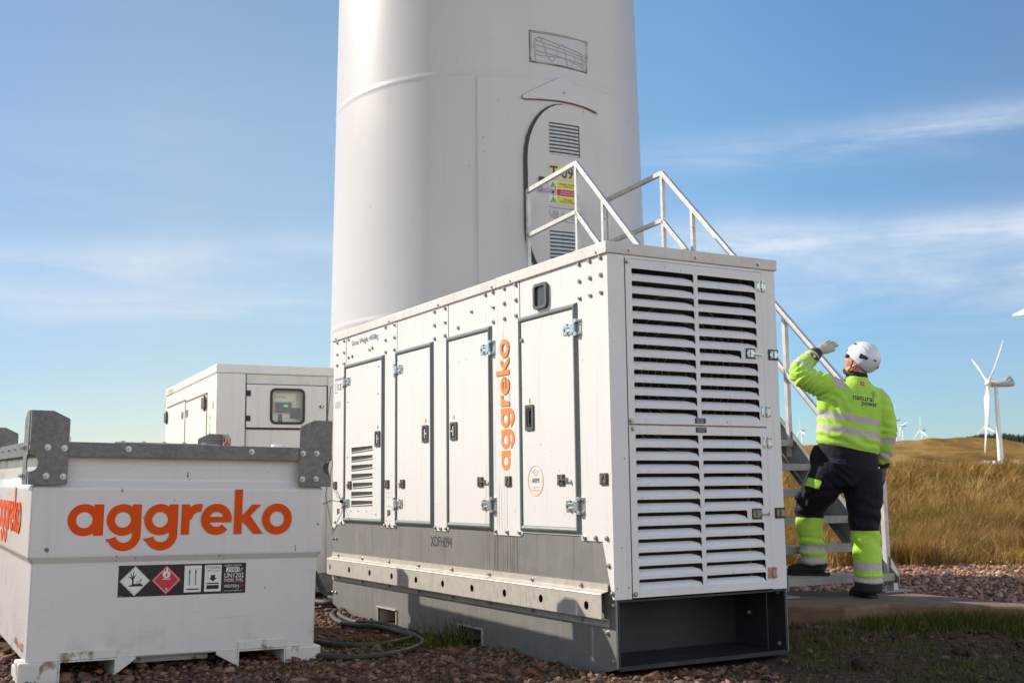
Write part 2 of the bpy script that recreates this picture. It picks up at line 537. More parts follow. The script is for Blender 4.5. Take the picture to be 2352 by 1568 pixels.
TW_ST = [dict(col=(0.30, 0.22, 0.17), sc=(7, 7, 7), ns=1.0, det=10, lo=0.50, hi=0.68, k=0.38, win=[(2, -.1, -.05, .11, .32)]),
         dict(col=(0.47, 0.44, 0.42), sc=(2, 2, 45), ns=2.0, lo=0.66, hi=0.70, k=0.5),
         dict(col=(0.45, 0.41, 0.38), sc=(20, 20, 1.0), ns=1.0, lo=0.55, hi=0.8, k=0.2)]
M['tank_white'] = pmat('tank_white', (0.70, 0.675, 0.67), 0.28, var=0.04, vscale=2.5, bump=0.02, bscale=8, coat=0.2, stain=TW_ST + [
    dict(col=(0.10, 0.07, 0.05), sc=(22, 22, 13), ns=1.0, lo=0.715, hi=0.735, k=0.9, det=2),
    dict(col=(0.33, 0.16, 0.07), sc=(9, 9, 9), ns=1.0, lo=0.5, hi=0.68, k=0.7, win=[(2, -0.3, -0.2, 0.02, 0.07)])])
M['tank_foot'] = pmat('tank_foot', (0.66, 0.65, 0.62), 0.4, var=0.12, vscale=7, stain=[
    dict(col=(0.20, 0.085, 0.035), sc=(14, 14, 9), ns=1.0, lo=0.55, hi=0.66, k=0.85)])
M['rust'] = pmat('rust', (0.14, 0.06, 0.03), 0.8, var=0.4, vscale=30)
M['box_white'] = pmat('box_white', (0.82, 0.78, 0.73), 0.4, var=0.04, vscale=2, stain=[
    dict(col=(0.5, 0.43, 0.34), sc=(22, 22, 0.9), ns=1.0, lo=0.52, hi=0.8, k=0.3)])
M['alu_strip'] = pmat('alu_strip', (0.66, 0.66, 0.60), 0.4, metal=0.2, var=0.15, vscale=4, stain=[
    dict(col=(0.35, 0.3, 0.2), sc=(8, 8, 8), ns=1.0, lo=0.55, hi=0.75, k=0.4)])
M['tower_paint'] = pmat('tower_paint', (0.625, 0.60, 0.585), 0.33, var=0.025, vscale=0.6, bump=0.06, bscale=3, stain=[
    dict(col=(0.40, 0.385, 0.36), sc=(5, 5, 0.22), ns=1.4, lo=0.54, hi=0.85, k=0.14),
    dict(col=(0.2, 0.18, 0.16), sc=(14, 14, 14), ns=1.0, lo=0.755, hi=0.765, k=0.8, det=2)])
M['tower_rust'] = pmat('tower_rust', (0.30, 0.17, 0.09), 0.7)
M['moss'] = pmat('moss', (0.15, 0.14, 0.10), 0.8, var=0.6, vscale=25)
M['tower_glue'] = pmat('tower_glue', (0.47, 0.475, 0.485), 0.6)
M['tower_pane'] = pmat('tower_pane', (0.56, 0.575, 0.59), 0.5)
M['chrome'] = pmat('chrome', (0.7, 0.7, 0.7), 0.15, metal=1)
M['concrete'] = pmat('concrete', (0.20, 0.125, 0.078), 0.9, var=0.3, vscale=6, bump=0.4, bscale=40)
M['hose'] = pmat('hose', (0.045, 0.038, 0.032), 0.6, var=0.4, vscale=12)
M['turbine_white'] = pmat('turbine_white', (0.78, 0.77, 0.76), 0.4)
M['turbine_grey'] = pmat('turbine_grey', (0.42, 0.43, 0.44), 0.5)
M['skin'] = pmat('skin', (0.60, 0.30, 0.22), 0.5, var=0.1, vscale=20)
M['helmet'] = pmat('helmet', (0.76, 0.77, 0.80), 0.3, coat=0.25)
M['glove_light'] = pmat('glove_light', (0.47, 0.43, 0.37), 0.85, var=0.35, vscale=25, bump=0.3, bscale=200)
M['glove_dark'] = pmat('glove_dark', (0.13, 0.125, 0.115), 0.9, var=0.3, vscale=25)
M['boot'] = pmat('boot', (0.018, 0.016, 0.015), 0.7, var=0.3, vscale=20)
M['purple_txt'] = pmat('purple_txt', (0.05, 0.025, 0.12), 0.7)
M['green_txt'] = pmat('green_txt', (0.01, 0.25, 0.10), 0.7)
M['green_decal'] = pmat('green_decal', (0.25, 0.75, 0.38), 0.5)
M['lens_dark'] = pmat('lens_dark', (0.04, 0.02, 0.02), 0.1)
M['strap_yellow'] = pmat('strap_yellow', (0.70, 0.42, 0.03), 0.5)
M['ribbon'] = pmat('ribbon', (0.5, 0.12, 0.10), 0.8)
ml = pmat('led_green', (0.02, 0.35, 0.12), 0.4)
ml.node_tree.nodes['Principled BSDF'].inputs['Emission Color'].default_value = (0.03, 0.75, 0.25, 1)
ml.node_tree.nodes['Principled BSDF'].inputs['Emission Strength'].default_value = 0.45
M['led_green'] = ml


# stroke lettering in the rounded geometric style painted on the machines
def ring(cx, cy, ro, ri, a0=0, a1=360, n=28):
    if a1 - a0 >= 360:
        return circ(cx, cy, ro, n), [circ(cx, cy, ri, n)]
    out = [(cx + ro * math.cos(R(a0 + (a1 - a0) * i / n)), cy + ro * math.sin(R(a0 + (a1 - a0) * i / n))) for i in range(n + 1)]
    out += [(cx + ri * math.cos(R(a1 + (a0 - a1) * i / n)), cy + ri * math.sin(R(a1 + (a0 - a1) * i / n))) for i in range(n + 1)]
    return out, []


def agg_word(name, mat, fn, u0, v0, unit, parent, w0=0.002, xs=1.0):
    """the word with x-height 1 at scale unit; total width about 7.45 units"""
    mb = MB()
    T = 0.28
    k = [0]

    def f(u, v, w): return fn(u0 + u * unit * xs, v0 + v * unit, w)

    def P(outer, holes=()):
        mb.plate(outer, holes, f, 0.0006, w0=w0 + k[0] * 0.00025); k[0] += 1

    def bowl(x):
        o, h = ring(x + .51, .5, .51, .25); P(o, h)
    # a
    bowl(0); P(rect(.80, 1.10, 0, 1.0))
    for gx in (1.19, 2.37):
        bowl(gx); P(rect(gx + .80, gx + 1.09, .03, 1.0))
        o, h = ring(gx + .56, .03, .53, .26, 196, 360); P(o)
        P([(gx, -.10), (gx + .03, -.20), (gx + .33, -.20), (gx + .30, -.10)])
    # r
    P(rect(3.57, 3.84, 0, 1.0)); o, h = ring(4.17, .50, .52, .25, 80, 180, 14); P(o)
    # e
    ex = 4.22
    o, h = ring(ex + .52, .5, .52, .25, 0, 318, 30); P(o); P(rect(ex + .22, ex + 1.03, .40, .585))
    # k
    P(rect(5.34, 5.61, 0, 1.50))
    P([(5.60, .60), (5.65, .36), (6.27, .99), (5.95, .99)])
    P([(5.67, .40), (5.91, .60), (6.36, 0), (6.02, 0)])
    # o
    o, h = ring(6.84, .5, .53, .26); P(o, h)
    return mb.build(name, mat, parent, fix=False)
# ================================================================== generator
GYAW = 0.5177
gen = empty('generator', 'large white generator with tall louvred end, orange lettering up its side and grey base', 'generator',
            (0.5166, 6.0256, 0), GYAW)
GW, GL, GH = 1.192, 4.11, 2.30


def S(t, z, o=0.0): return (-o, t, z)          # point on the long side
def SD(u, v, w): return (-w, -u, v)            # decal frame: u runs towards the near corner
def EF(u, v, w): return (u, -w, v)             # end face frame


def hexbolt(r=0.012, h=0.012):
    mb = MB()
    mb.cyl((0, 0, 0), (0, 0, 0.0025), r * 1.35, n=14)
    mb.cyl((0, 0, 0.0025), (0, 0, h), r, n=6)
    mb.cyl((0, 0, h), (0, 0, h + .002), r * .8, r * .6, n=8)
    return mb


QX = Matrix.Rotation(R(-90), 4, 'Y')   # z -> -x
QY = Matrix.Rotation(R(90), 4, 'X')    # z -> -y
bolt0 = None


def bolt_at(parent, pos, Q, s=1.0, mat='bolt', name='bolt'):
    global bolt0
    if bolt0 is None:
        o = hexbolt().build(name, M['bolt'], parent); bolt0 = o.data
    else:
        o = bpy.data.objects.new(name, bolt0); COL.objects.link(o); o.parent = parent
    o.matrix_local = Matrix.Translation(pos) @ Q @ Matrix.Rotation(random.uniform(0, 1), 4, 'Z') @ Matrix.Scale(s, 4)
    return o


# --- canopy shell (hollow, open behind the louvres)
mb = MB()
side_poly = [(4.107, .656), (4.107, 2.238), (0.0, 2.238), (0.0, .402), (.016, .402), (.098, .697), (.304, .697), (.304, .722),
             (.942, .722), (.949, .707), (.96, .700), (1.285, .700), (1.30, .712), (1.304, .73), (1.93, .73), (1.936, .712), (1.945, .703), (2.15, .703), (2.164, .715), (2.168, .73),
             (2.795, .73), (2.80, .715), (2.81, .707), (3.008, .707), (3.02, .717), (3.024, .73), (3.835, .73), (3.84, .71), (4.005, .71), (4.09, .656)]
mb.plate([(-t, z) for t, z in side_poly], [], lambda u, v, w: (-w, -u, v), .03)
mb.box(GW - .03, GW, 0.0, GL, .40, 2.238)                     # far side
mb.box(.03, GW - .03, GL - .03, GL - .002, .40, 2.238)        # back
mb.box(.0305, .112, .0, .03, .401, 2.237)                     # left corner post
mb.box(0.0, .0305, -.0015, .0, .402, 2.236)
mb.box(1.083, GW - .0305, .0, .03, .401, 2.237)
mb.box(GW - .0305, GW, -.0015, .0, .402, 2.236)
mb.box(.112, 1.083, .004, .03, 2.219, 2.237)
mb.box(.112, 1.083, .012, .03, 1.3085, 1.3175)
mb.build('canopy', M['gen_white'], gen)
# corner posts of the end, white copy with the shaded end's tone put into it
mb = MB()
mb.box(.001, .110, -.004, -.0018, .400, 2.236); mb.box(1.085, GW, -.004, -.0018, .400, 2.236)
mb.box(.112, 1.083, -.006, .002, 2.219, 2.236)
mb.build('corner_trim', M['end_white'], gen, bevel=.0012)
# roof
mb = MB()
mb.box(-.012, GW + .012, 1.225, GL + .012, 2.238, 2.300)
mb.box(-.014, GW + .014, -.014, 1.2235, 2.2375, 2.302)
mb.build('roof', M['gen_roof'], gen, bevel=.004)
# seams above the doors (thin shadow gaps as recessed dark strips)
mb = MB()
for t in (3.82, 2.783, 1.92, .942):
    mb.box(-.0012, 0.0, t - .003, t + .003, 2.012, 2.237)
mb.build_each('panel_seam', M['black_matt'], gen)

# --- interior
mb = MB(); mb.box(.06, 1.10, .16, .18, .42, 2.2)
for i in range(34):
    z = .45 + i * .052
    mb.box(.06, 1.10, .150, .16, z, z + .006)
mb.build('radiator', M['radiator'], gen)
mb = MB()
mb.box(.965, .985, .05, .16, .42, 2.2); mb.box(1.04, 1.05, .035, .16, .42, 2.2)
mb.box(.985, 1.04, .14, .16, .42, 2.2)
mb.build('radiator_shroud', M['brown_in'], gen)
mb = MB(); mb.box(.04, 1.15, .4, .42, .4, 2.2)
mb.box(.04, 1.15, .10, .4, .395, .40)
mb.build('inner_panel', M['dark_in'], gen)
# fan guard rings seen through the slats
mb = MB()
for k, r in enumerate(np.linspace(.06, .44, 9)):
    pts = [(.56 + r * math.cos(a), .135, 1.62 + r * math.sin(a)) for a in np.linspace(0, 2 * math.pi, 36)]
    mb.tube(pts, .003, n=5)
mb.build('fan_guard', M['latch_metal'], gen)


# --- louvred end doors
def louvre_door(z0, z1, ztop, rows, short_row, name):
    d = MB()
    pitch = .0694
    holes = []; slats = []
    for i in range(rows):
        zt_ = ztop - i * pitch
        for c, (xa, xb) in enumerate(((.155, .583), (.610, 1.036))):
            if c == 1 and i == short_row: xb = .915
            lo, hi = zt_ - .052, zt_
            holes.append([(xa, lo), (xb - .002, lo), (xb, lo + .004), (xb, hi - .012), (xb - .003, hi - .003), (xb - .012, hi), (xa + .008, hi), (xa + .002, hi - .002), (xa, hi - .008)])
            slats.append((xa, xb, lo, hi))
    d.plate(rect(.1145, 1.0805, z0, z1), holes, EF, .004, w0=.008)
    door = d.build('louvre_door', M['end_white'], gen)
    sm = MB()
    for xa, xb, lo, hi in slats:
        # pressed blade: outer lower edge flush, inner upper edge pushed in, right end bent back
        b0 = [(xa, -.0075, lo), (xb - .001, -.0075, lo), (xb - .002, .012, lo + .020), (xb - .045, .030, lo + .032), (xa + .004, .030, lo + .032), (xa + .001, .012, lo + .020)]
        back = [(x, y + .003, z) for x, y, z in b0]
        n = len(b0)
        fs = [(0, 1, 2, 5), (5, 2, 3, 4), (n + 5, n + 2, n + 1, n), (n + 4, n + 3, n + 2, n + 5)]
        fs += [(i, n + i, n + (i + 1) % n, (i + 1) % n) for i in range(n)]
        sm.add(b0 + back, fs)
    sm.build('slat', M['slat_white'], door)
    return door


up_d = louvre_door(1.3185, 2.2165, 2.166, 12, 6, 'upper')
lo_d = louvre_door(.4055, 1.308, 1.262, 12, 6, 'lower')
up_d['label'] = 'upper louvred door on the end of the generator'
lo_d['label'] = 'lower louvred door on the end of the generator'


def end_hinge(parent, x, z, mat):
    h = MB()
    h.box(x - .038, x - .012, -.0115, -.0082, z - .031, z + .031)
    h.box(x + .008, x + .030, -.0085, -.0042, z - .031, z + .031)
    h.cyl((x - .004, -.014, z - .016), (x - .004, -.014, z + .016), .008, n=12)
    h.cyl((x + .002, -.014, z + .017), (x + .002, -.014, z + .031), .008, n=12)
    h.cyl((x + .002, -.014, z - .031), (x + .002, -.014, z - .017), .008, n=12)
    h.box(x - .015, x + .001, -.013, -.0082, z - .016, z + .016)
    o = h.build('hinge', M[mat], parent, bevel=.001)
    b = MB()
    for dx in (-.027, .022):
        for dz in (-.023, .023):
            b.cyl((x + dx, -.0105, z + dz), (x + dx, -.0165, z + dz), .0055, n=6)
    b.build_each('hinge_bolt', M['bolt'], parent)


for z, par, mt in ((2.137, up_d, 'zinc'), (1.405, up_d, 'zinc'), (1.227, lo_d, 'zinc'), (.493, lo_d, 'rust_hinge')):
    end_hinge(par, 1.086, z, mt)


def end_latch(x, z, parent, rod=True, rusty=False):
    b = MB(); b.box(x - .036, x + .036, -.0115, -.0045 if x > 1.08 else -.0085, z - .030, z + .030)
    o = b.build('latch_backing', M['black'], parent)
    l = MB()
    mt = M['zinc'] if not rusty else M['latch_metal']
    l.box(x - .030, x - .006, -.015, -.012, z - .020, z + .020)
    l.box(x + .006, x + .031, -.015, -.012, z - .020, z + .020)
    l.box(x - .006, x + .006, -.019, -.012, z + .008, z + .021)
    l.box(x - .006, x + .006, -.019, -.012, z - .021, z - .008)
    if rod:
        l.obox((x - .004, -.021, z), (x + .078, -.021, z - .004), .005, .006)
        l.box(x + .076, x + .082, -.024, -.018, z - .014, z + .008)
        l.box(x - .008, x + .010, -.024, -.015, z - .006, z + .006)
    else:
        l.box(x - .004, x + .012, -.024, -.015, z - .018, z + .020)
        l.box(x + .012, x + .026, -.021, -.015, z - .006, z + .006)
    l.build('latch', mt, parent)
    q = MB()
    for dx in (-.024, .024):
        for dz in (-.014, .014):
            q.cyl((x + dx, -.0155, z + dz), (x + dx, -.0185, z + dz), .0045, n=8)
    q.build_each('latch_bolt', M['latch_metal'], parent)


end_latch(.981, 1.736, up_d); end_latch(1.156, 1.737, gen, False)
end_latch(.983, .824, lo_d, rusty=True); end_latch(1.158, .826, gen, False, True)


def warn_tag(x, z, parent):
    b = MB(); b.plate(rrect(x - .037, x + .037, z - .0145, z + .0145, .004), [], EF, .002, w0=.0105)
    t = b.build('warning_tag', M['black'], parent)
    text_obj('lettering', 'ISOLATE GENERATOR', M['white_sign'], EF, x - .028, z + .003, .056, .0065, parent)\
        .location = (0, -.0092, 0)
    text_obj('lettering', 'BEFORE OPENING', M['white_sign'], EF, x - .024, z - .0095, .048, .0065, parent)\
        .location = (0, -.0092, 0)


warn_tag(.598, 1.342, up_d); warn_tag(.602, 1.291, lo_d)
for x, z, par in ((.128, 2.200, up_d), (.130, 1.334, up_d), (.140, 1.292, lo_d), (.129, .424, lo_d)):
    bolt_at(par, (x, -.008, z), QY, .95)
for x, z in ((.14, 2.262), (.60, 2.262), (1.062, 2.262)):
    bolt_at(gen, (x, -.014, z), QY, .7)

# --- side bolts
for t in (.060, .166, .273):
    for z in (2.222, 2.127, 2.031): bolt_at(gen, S(t, z), QX, .95)
for t in (.986, 1.131, 1.277):
    for z in (2.222, 2.127, 2.031): bolt_at(gen, S(t, z), QX, .95)
for t in (1.967, 2.134, 2.829, 2.995, 3.864, 4.021):
    for z in (2.218, 2.121, 2.027): bolt_at(gen, S(t, z), QX, .95)
for t, z in ((1.378, 2.22), (1.576, 2.141), (1.77, 2.058), (3.765, 2.216), (3.681, 2.069), (3.762, 2.067), (3.318, 2.084), (3.259, 2.09)):
    bolt_at(gen, S(t, z), QX, .9)
for t in (4.028, 2.912, 2.056, 1.276, 1.037, .085): bolt_at(gen, S(t, 2.254, .013), QX, .55)
for t in (3.0, 2.917, 2.82, 2.133, 2.051, 1.966, 1.272, 1.127, .977): bolt_at(gen, S(t, .722), QX, .95)
for t, z in ((.054, .715), (.158, .714), (.267, .714), (.043, .575), (.012, .432), (4.04, .725), (3.90, .725), (4.098, .675)):
    bolt_at(gen, S(t, z), QX, .95)

# --- base frame
mb = MB()
bp = [(4.102, .063), (4.102, .735), (0.0, .735), (0.0, .05), (.178, .004), (1.473, .004), (1.473, .108), (1.797, .108), (1.797, .004),
      (2.797, .004), (2.797, .112), (3.13, .112), (3.13, .004), (3.886, .004)]
mb.plate([(-t, z) for t, z in bp], [], lambda u, v, w: (-w, -u, v), .012, w0=-.006)
mb.plate([(-t, z) for t, z in bp], [], lambda u, v, w: (GW - .012 - w, -u, v), .010, w0=0)
mb.build('base_frame', M['galv_base'], gen)
mb = MB(); mb.box(.02, GW - .03, GL - .03, GL - .01, .06, .40); mb.build('rear_panel', M['base_dark'], gen)
mb = MB()
# open front bay
mb.box(.020, .0302, -.002, .45, .040, .398)
mb.box(GW - .0222, GW - .008, -.002, .45, .040, .398)
mb.box(.030, GW - .022, .43, .45, .060, .386)
mb.box(.030, GW - .022, .0, .43, .052, .060)
mb.box(.030, GW - .022, -.001, .43, .386, .396)
mb.box(1.036, 1.040, .0, .012, .07, .386)
mb.build('front_bay', M['base_dark'], gen)
mb = MB(); mb.box(.020, GW - .006, -.006, .03, .038, .0515)
mb.box(.030, GW - .022, .0, .20, .0515, .0525)
mb.build('front_lip', M['base_dark'], gen, bevel=.002)
# pocket sleeves
mb = MB()
for a, b, h in ((1.473, 1.797, .108), (2.797, 3.13, .112)):
    mb.box(.008, GW - .012, a - .01, b + .01, h - .001, h + .008)
    mb.box(-.004, GW - .012, a - .012, a, .002, h)
    mb.box(-.004, GW - .012, b, b + .012, .002, h)
    mb.box(-.012, .0, a - .01, b + .012, h - .002, h + .009)
mb.build('fork_pocket', M['galv_rail'], gen)
mb = MB(); mb.box(.03, GW - .03, .5, 4.0, .13, .15); mb.build('base_floor', M['dark_in'], gen)
for x, z in ((GW - .024, .377), (GW - .024, .09)):
    bolt_at(gen, (x, .05, z), QX, .9)
bolt_at(gen, (GW - .024, .30, .244), QX, .9)
for t, z in ((.076, .227), (.022, .088), (.020, .373), (4.09, .589), (4.018, .589), (4.085, .154), (4.015, .155)):
    bolt_at(gen, S(t, z, -.006), QX, .95)

# --- protective rail (hat section with round holes)
ra, rb = .050, 4.095
mb = MB()
holes = [circ(-t, .362, .023, 18) for t in (4.02, 3.60, 3.18, 2.765, 2.345, 1.925, 1.505, 1.085, .662, .192)]
mb.plate(rect(-rb, -ra, .303, .424), holes, lambda u, v, w: (-w, -u, v), .004, w0=.050)


def strip(x0, z0, x1, z1, th=.0035):
    d = Vector((x1 - x0, 0, z1 - z0)).normalized(); n = Vector((-d.z, 0, d.x)) * th
    q = [(x0, z0), (x1, z1), (x1 + n.x, z1 + n.z), (x0 + n.x, z0 + n.z)]
    vs = [(x, y, z) for y in (ra, rb) for x, z in q]
    mb.add(vs, [(0, 1, 2, 3), (7, 6, 5, 4), (0, 4, 5, 1), (1, 5, 6, 2), (2, 6, 7, 3), (3, 7, 4, 0)])


strip(-.050, .424, -.046, .431); strip(-.046, .431, -.012, .438); strip(-.012, .438, -.003, .444); strip(-.003, .444, -.003, .480)
strip(-.050, .303, -.046, .298); strip(-.046, .298, -.004, .298); strip(-.003, .298, -.003, .257)
rail = mb.build('side_rail', M['galv_rail'], gen)
for t in (3.94, 3.426, 2.906, 2.386, 1.866, 1.347, .825, .300):
    bolt_at(rail, S(t, .458, .006), QX, .95); bolt_at(rail, S(t, .279, .006), QX, .8)

# --- side doors
DZ0, DZ1 = .730, 2.012


def side_door(ta, tb, hinge_t, hinge_sign, handle, label):
    """ta < tb along the side; hinge at hinge_t"""
    d = MB()
    holes = []
    if label == 'louvred':
        for i in range(7):
            zt_ = 1.325 - i * .0706
            a0 = 3.275 if i != 4 else 3.29
            holes.append([(-3.672 if i != 4 else -3.64, zt_ - .042), (-3.232, zt_ - .042 + .018), (-3.232, zt_), (-3.672 if i != 4 else -3.64, zt_)])
    d.plate([(-tb + .036, DZ0 + .036), (-ta - .036, DZ0 + .036), (-ta - .036, DZ1 - .036), (-tb + .036, DZ1 - .036)], holes,
            lambda u, v, w: (-w, -u, v), .005, w0=.008)
    door = d.build('side_door', M['gen_white'], gen)
    if holes:
        s = MB()
        for h in holes:
            za = h[0][1]; zt_ = h[3][1]; t0 = -h[0][0]; t1 = 3.232
            v = [(-.0085, t0, za - .002), (-.0085, t1, za + .014), (-.003, t1, za + .020), (-.003, t0, za + .006), (-.018, t0, za + .001), (-.018, t1, za + .013)]
            s.add(v, [(0, 1, 5, 4), (4, 5, 2, 3), (0, 4, 3), (1, 2, 5)])
        s.build('slat', M['gen_white'], door)
        k = MB(); k.box(-.0022, -.0004, 3.2, 3.7, .86, 1.345)
        k.build('louvre_back', M['dark_in'], door)
    # rubber seal: half-round profile, mitred corners
    g = MB()
    prof = [(0.0, .0), (.010, .006), (.017, .014), (.018, .022), (.014, .030), (.008, .036)]
    outer = [(ta, DZ0), (tb, DZ0), (tb, DZ1), (ta, DZ1)]
    sg = [(1, 1), (-1, 1), (-1, -1), (1, -1)]
    rows = []
    for o_, w_ in prof:
        rows.append([(-o_ - .001, t + sx * w_, z + sz * w_) for (t, z), (sx, sz) in zip(outer, sg)])
    vs = [p for r_ in rows for p in r_]
    fs = []
    for i in range(len(prof) - 1):
        for k in range(4):
            fs.append((i * 4 + k, i * 4 + (k + 1) % 4, (i + 1) * 4 + (k + 1) % 4, (i + 1) * 4 + k))
    g.add(vs, fs)
    g.build('door_seal', M['seal'], door)
    for z, mt in ((1.868, 'zinc_blue' if ta < 2 else 'zinc'), (.882, 'zinc')):
        s = hinge_sign
        T = hinge_t
        h = MB()

        def bx(a, b, z0, z1, o0, o1):
            a, b = T + s * a, T + s * b
            h.box(-o1, -o0, min(a, b), max(a, b), z0, z1)
        bx(.012, .105, z - .032, z + .032, .0085, .0125)        # leaf on door (positive = inwards over the door)
        bx(-.042, -.072, z - .048, z + .048, .0005, .0045)
        bx(-.045, -.018, z + .028, z + .047, .004, .024)
        bx(-.045, -.018, z - .047, z - .028, .004, .024)
        bx(-.028, .012, z - .027, z + .027, .012, .026)
        bx(.010, .075, z + .008, z + .017, .012, .018)
        bx(.010, .075, z - .017, z - .008, .012, .018)
        h.build('hinge', M[mt], door, bevel=.0015)
        b = MB()
        for a, dz in ((.092, 0), (.060, .026), (.060, -.026), (-.058, .036), (-.058, -.036)):
            o_ = .0125 if a > 0 else .0045
            b.cyl((-o_, T + s * a, z + dz), (-o_ - .007, T + s * a, z + dz), .0085, n=6)
        b.build_each('hinge_bolt', M['bolt'], door)
    # handle
    ht, hz, kind = handle
    q = MB()
    q.plate(rrect(-ht - .048, -ht + .048, hz - .06 if kind == 'T' else hz - .076, hz + .06 if kind == 'T' else hz + .076, .010), [rrect(-ht - .028, -ht + .028, hz - .045 if kind == 'T' else hz - .056, hz + .045 if kind == 'T' else hz + .056, .012)],
            lambda u, v, w: (-w, -u, v), .008, w0=.017)
    q.build('handle_plate', M['handle_grey'], door, bevel=.0015)
    q = MB(); q.box(-.0100, -.0084, ht - .03, ht + .03, hz - .058, hz + .058)
    q.build('handle_recess', M['black_matt'], door)
    q = MB()
    if kind == 'T':
        sgn = -hinge_sign
        q.box(-.018, -.010, ht - .006 - .006 * 0, ht + .006, hz - .034, hz + .034)
        a, b = ht, ht + .03 * (1 if s > 0 else -1)
        q.box(-.018, -.010, min(a, b), max(a, b), hz - .005, hz + .005)
        q.build('handle_lever', M['alu_strip'], door)
    else:
        q.box(-.018, -.010, ht - .004, ht + .014, hz - .050, hz + .050)
        q.box(-.019, -.010, ht - .02, ht + .016, hz + .040, hz + .050)
        q.box(-.019, -.010, ht - .02, ht + .016, hz - .050, hz - .040)
        q.build('handle_lever', M['black'], door)
    # warning triangle sticker
    wz = hz + .078 if kind == 'T' else hz + .086
    q = MB(); q.plate([(-ht - .016, wz), (-ht + .016, wz), (-ht, wz + .034)], [], lambda u, v, w: (-w, -u, v), .0008, w0=.0098)
    q.build('warning_sticker', M['yellow'], door)
    q = MB(); q.plate([(-ht - .002, wz + .010), (-ht + .002, wz + .010), (-ht + .003, wz + .024), (-ht - .003, wz + .024)], [], lambda u, v, w: (-w, -u, v), .0005, w0=.0104)
    q.plate(circ(-ht, wz + .006, .0022, 8), [], lambda u, v, w: (-w, -u, v), .0005, w0=.0104)
    q.build('exclamation_mark', M['black'], door)
    return door


d1 = side_door(3.018, 3.839, 3.839 - .03, -1, (3.128, 1.373, 'T'), 'louvred')
d2 = side_door(2.157, 2.797, 2.797 - .03, -1, (2.272, 1.371, 'T'), '')
d3 = side_door(1.301, 1.939, 1.301 + .03, 1, (1.826, 1.368, 'T'), '')
d4 = side_door(.301, .953, .301 + .03, 1, (.824, 1.397, 'bar'), '')
d1['label'] = 'side door with seven short louvres, farthest from the camera'
d4['label'] = 'side door nearest the louvred end, with a tall black handle'
for t, z in ((3.12, 1.93), (3.12, 1.72), (3.75, 1.70), (3.13, 1.462), (3.75, 1.25), (3.16, .80)):
    bolt_at(d1, S(t, z, .008), QX, .45)
bolt_at(d4, S(.905, 1.868, .0085), QX, .9)
for t in (3.65, 3.50, 3.33):
    q = MB(); q.box(-.0086, -.008, t, t + .03, .815, .820); q.build('drain_slot', M['black_matt'], d1)


def side_latch(t, z, parent, rod, o=0.0, facing=1):
    b = MB()
    b.box(-o - .010, -o, t - .034, t + .034, z - .031, z + .031)
    b.build('latch_body', M['handle_grey'], parent, bevel=.002)
    l = MB()
    l.box(-o - .014, -o - .010, t - .027, t - .008, z - .022, z + .022)
    l.box(-o - .014, -o - .010, t + .008, t + .027, z - .022, z + .022)
    if rod:
        e = t - .085 * facing
        l.box(-o - .022, -o - .014, min(t, e), max(t, e), z - .003, z + .003)
        l.box(-o - .024, -o - .010, e - .003, e + .003, z - .012, z + .010)
        l.box(-o - .024, -o - .012, t - .010, t + .010, z - .008, z + .008)
    else:
        l.box(-o - .020, -o - .012, t - .010, t + .010, z + .004, z + .020)
    l.build('latch', M['latch_metal'], parent)


for t, par, f in ((3.697, d1, -1), (2.659, d2, -1), (1.451, d3, 1), (.484, d4, 1)):
    side_latch(t, 1.027, par, True, .008, f)
for t in (4.047, 2.959, 1.104, .068): side_latch(t, 1.027, gen, False)

# little perforated vents low on the pillars
for t in (3.975, 2.93):
    q = MB(); q.plate([(-t - .03, .785), (-t + .03, .800), (-t + .03, .835), (-t - .03, .835)], [], lambda u, v, w: (-w, -u, v), .001, w0=.0012)
    q.build('vent_slot', M['brown_in'], gen)
    q = MB()
    for a in (-.045, -.015, .015, .045):
        for z in (.755, .86, .93, .96):
            q.cyl((-.001, t + a * .9, z), (-.0015, t + a * .9, z), .0028, n=6)
    q.build('vent_holes', M['black_matt'], gen)

# window with rubber frame
q = MB(); q.plate(rrect(-.757, -.603, 2.028, 2.182, .03, 6), [rrect(-.737, -.623, 2.046, 2.164, .02, 6)], lambda u, v, w: (-w, -u, v), .02, w0=.020)
wf = q.build('window_frame', M['handle_grey'], gen, bevel=.005)
q = MB(); q.plate(rrect(-.739, -.621, 2.044, 2.166, .02, 6), [], lambda u, v, w: (-w, -u, v), .002, w0=.007)
q.build('window_pane', M['glass'], wf)

# lettering on the side
agg_word('side_lettering', M['orange_gen'], lambda u, v, w: (-w, 1.079 + v, u), 1.0925, 0, .110, gen, w0=.0015)
text_obj('weight_lettering', 'Gross Weight 4450kg', M['navy_txt'], SD, -3.695, 2.139, .552, .058, gen)
text_obj('serial_number', 'XDFH094', M['base_dark'], lambda u, v, w: (-w + .0052, -u, v), -2.217, .597, .322, .068, gen, bold=-.012)
q = MB(); q.plate(rect(-4.065, -3.948, 1.668, 1.722), [], lambda u, v, w: (-w, -u, v), .0008, w0=.0015); q.build('data_sticker', M['lgrey'], gen)
text_obj('plant_number', 'XDFH094', M['grey_txt'], SD, -4.071, 1.895, .15, .022, gen)
text_obj('ce_mark', 'CE', M['grey_txt'], SD, -4.005, 1.815, .085, .052, gen)
q = MB(); q.plate(rect(-4.071, -4.022, 1.795, 1.872), [rect(-4.068, -4.025, 1.798, 1.869)], lambda u, v, w: (-w, -u, v), .0008, w0=.0015); q.build('ce_box', M['grey_txt'], gen)
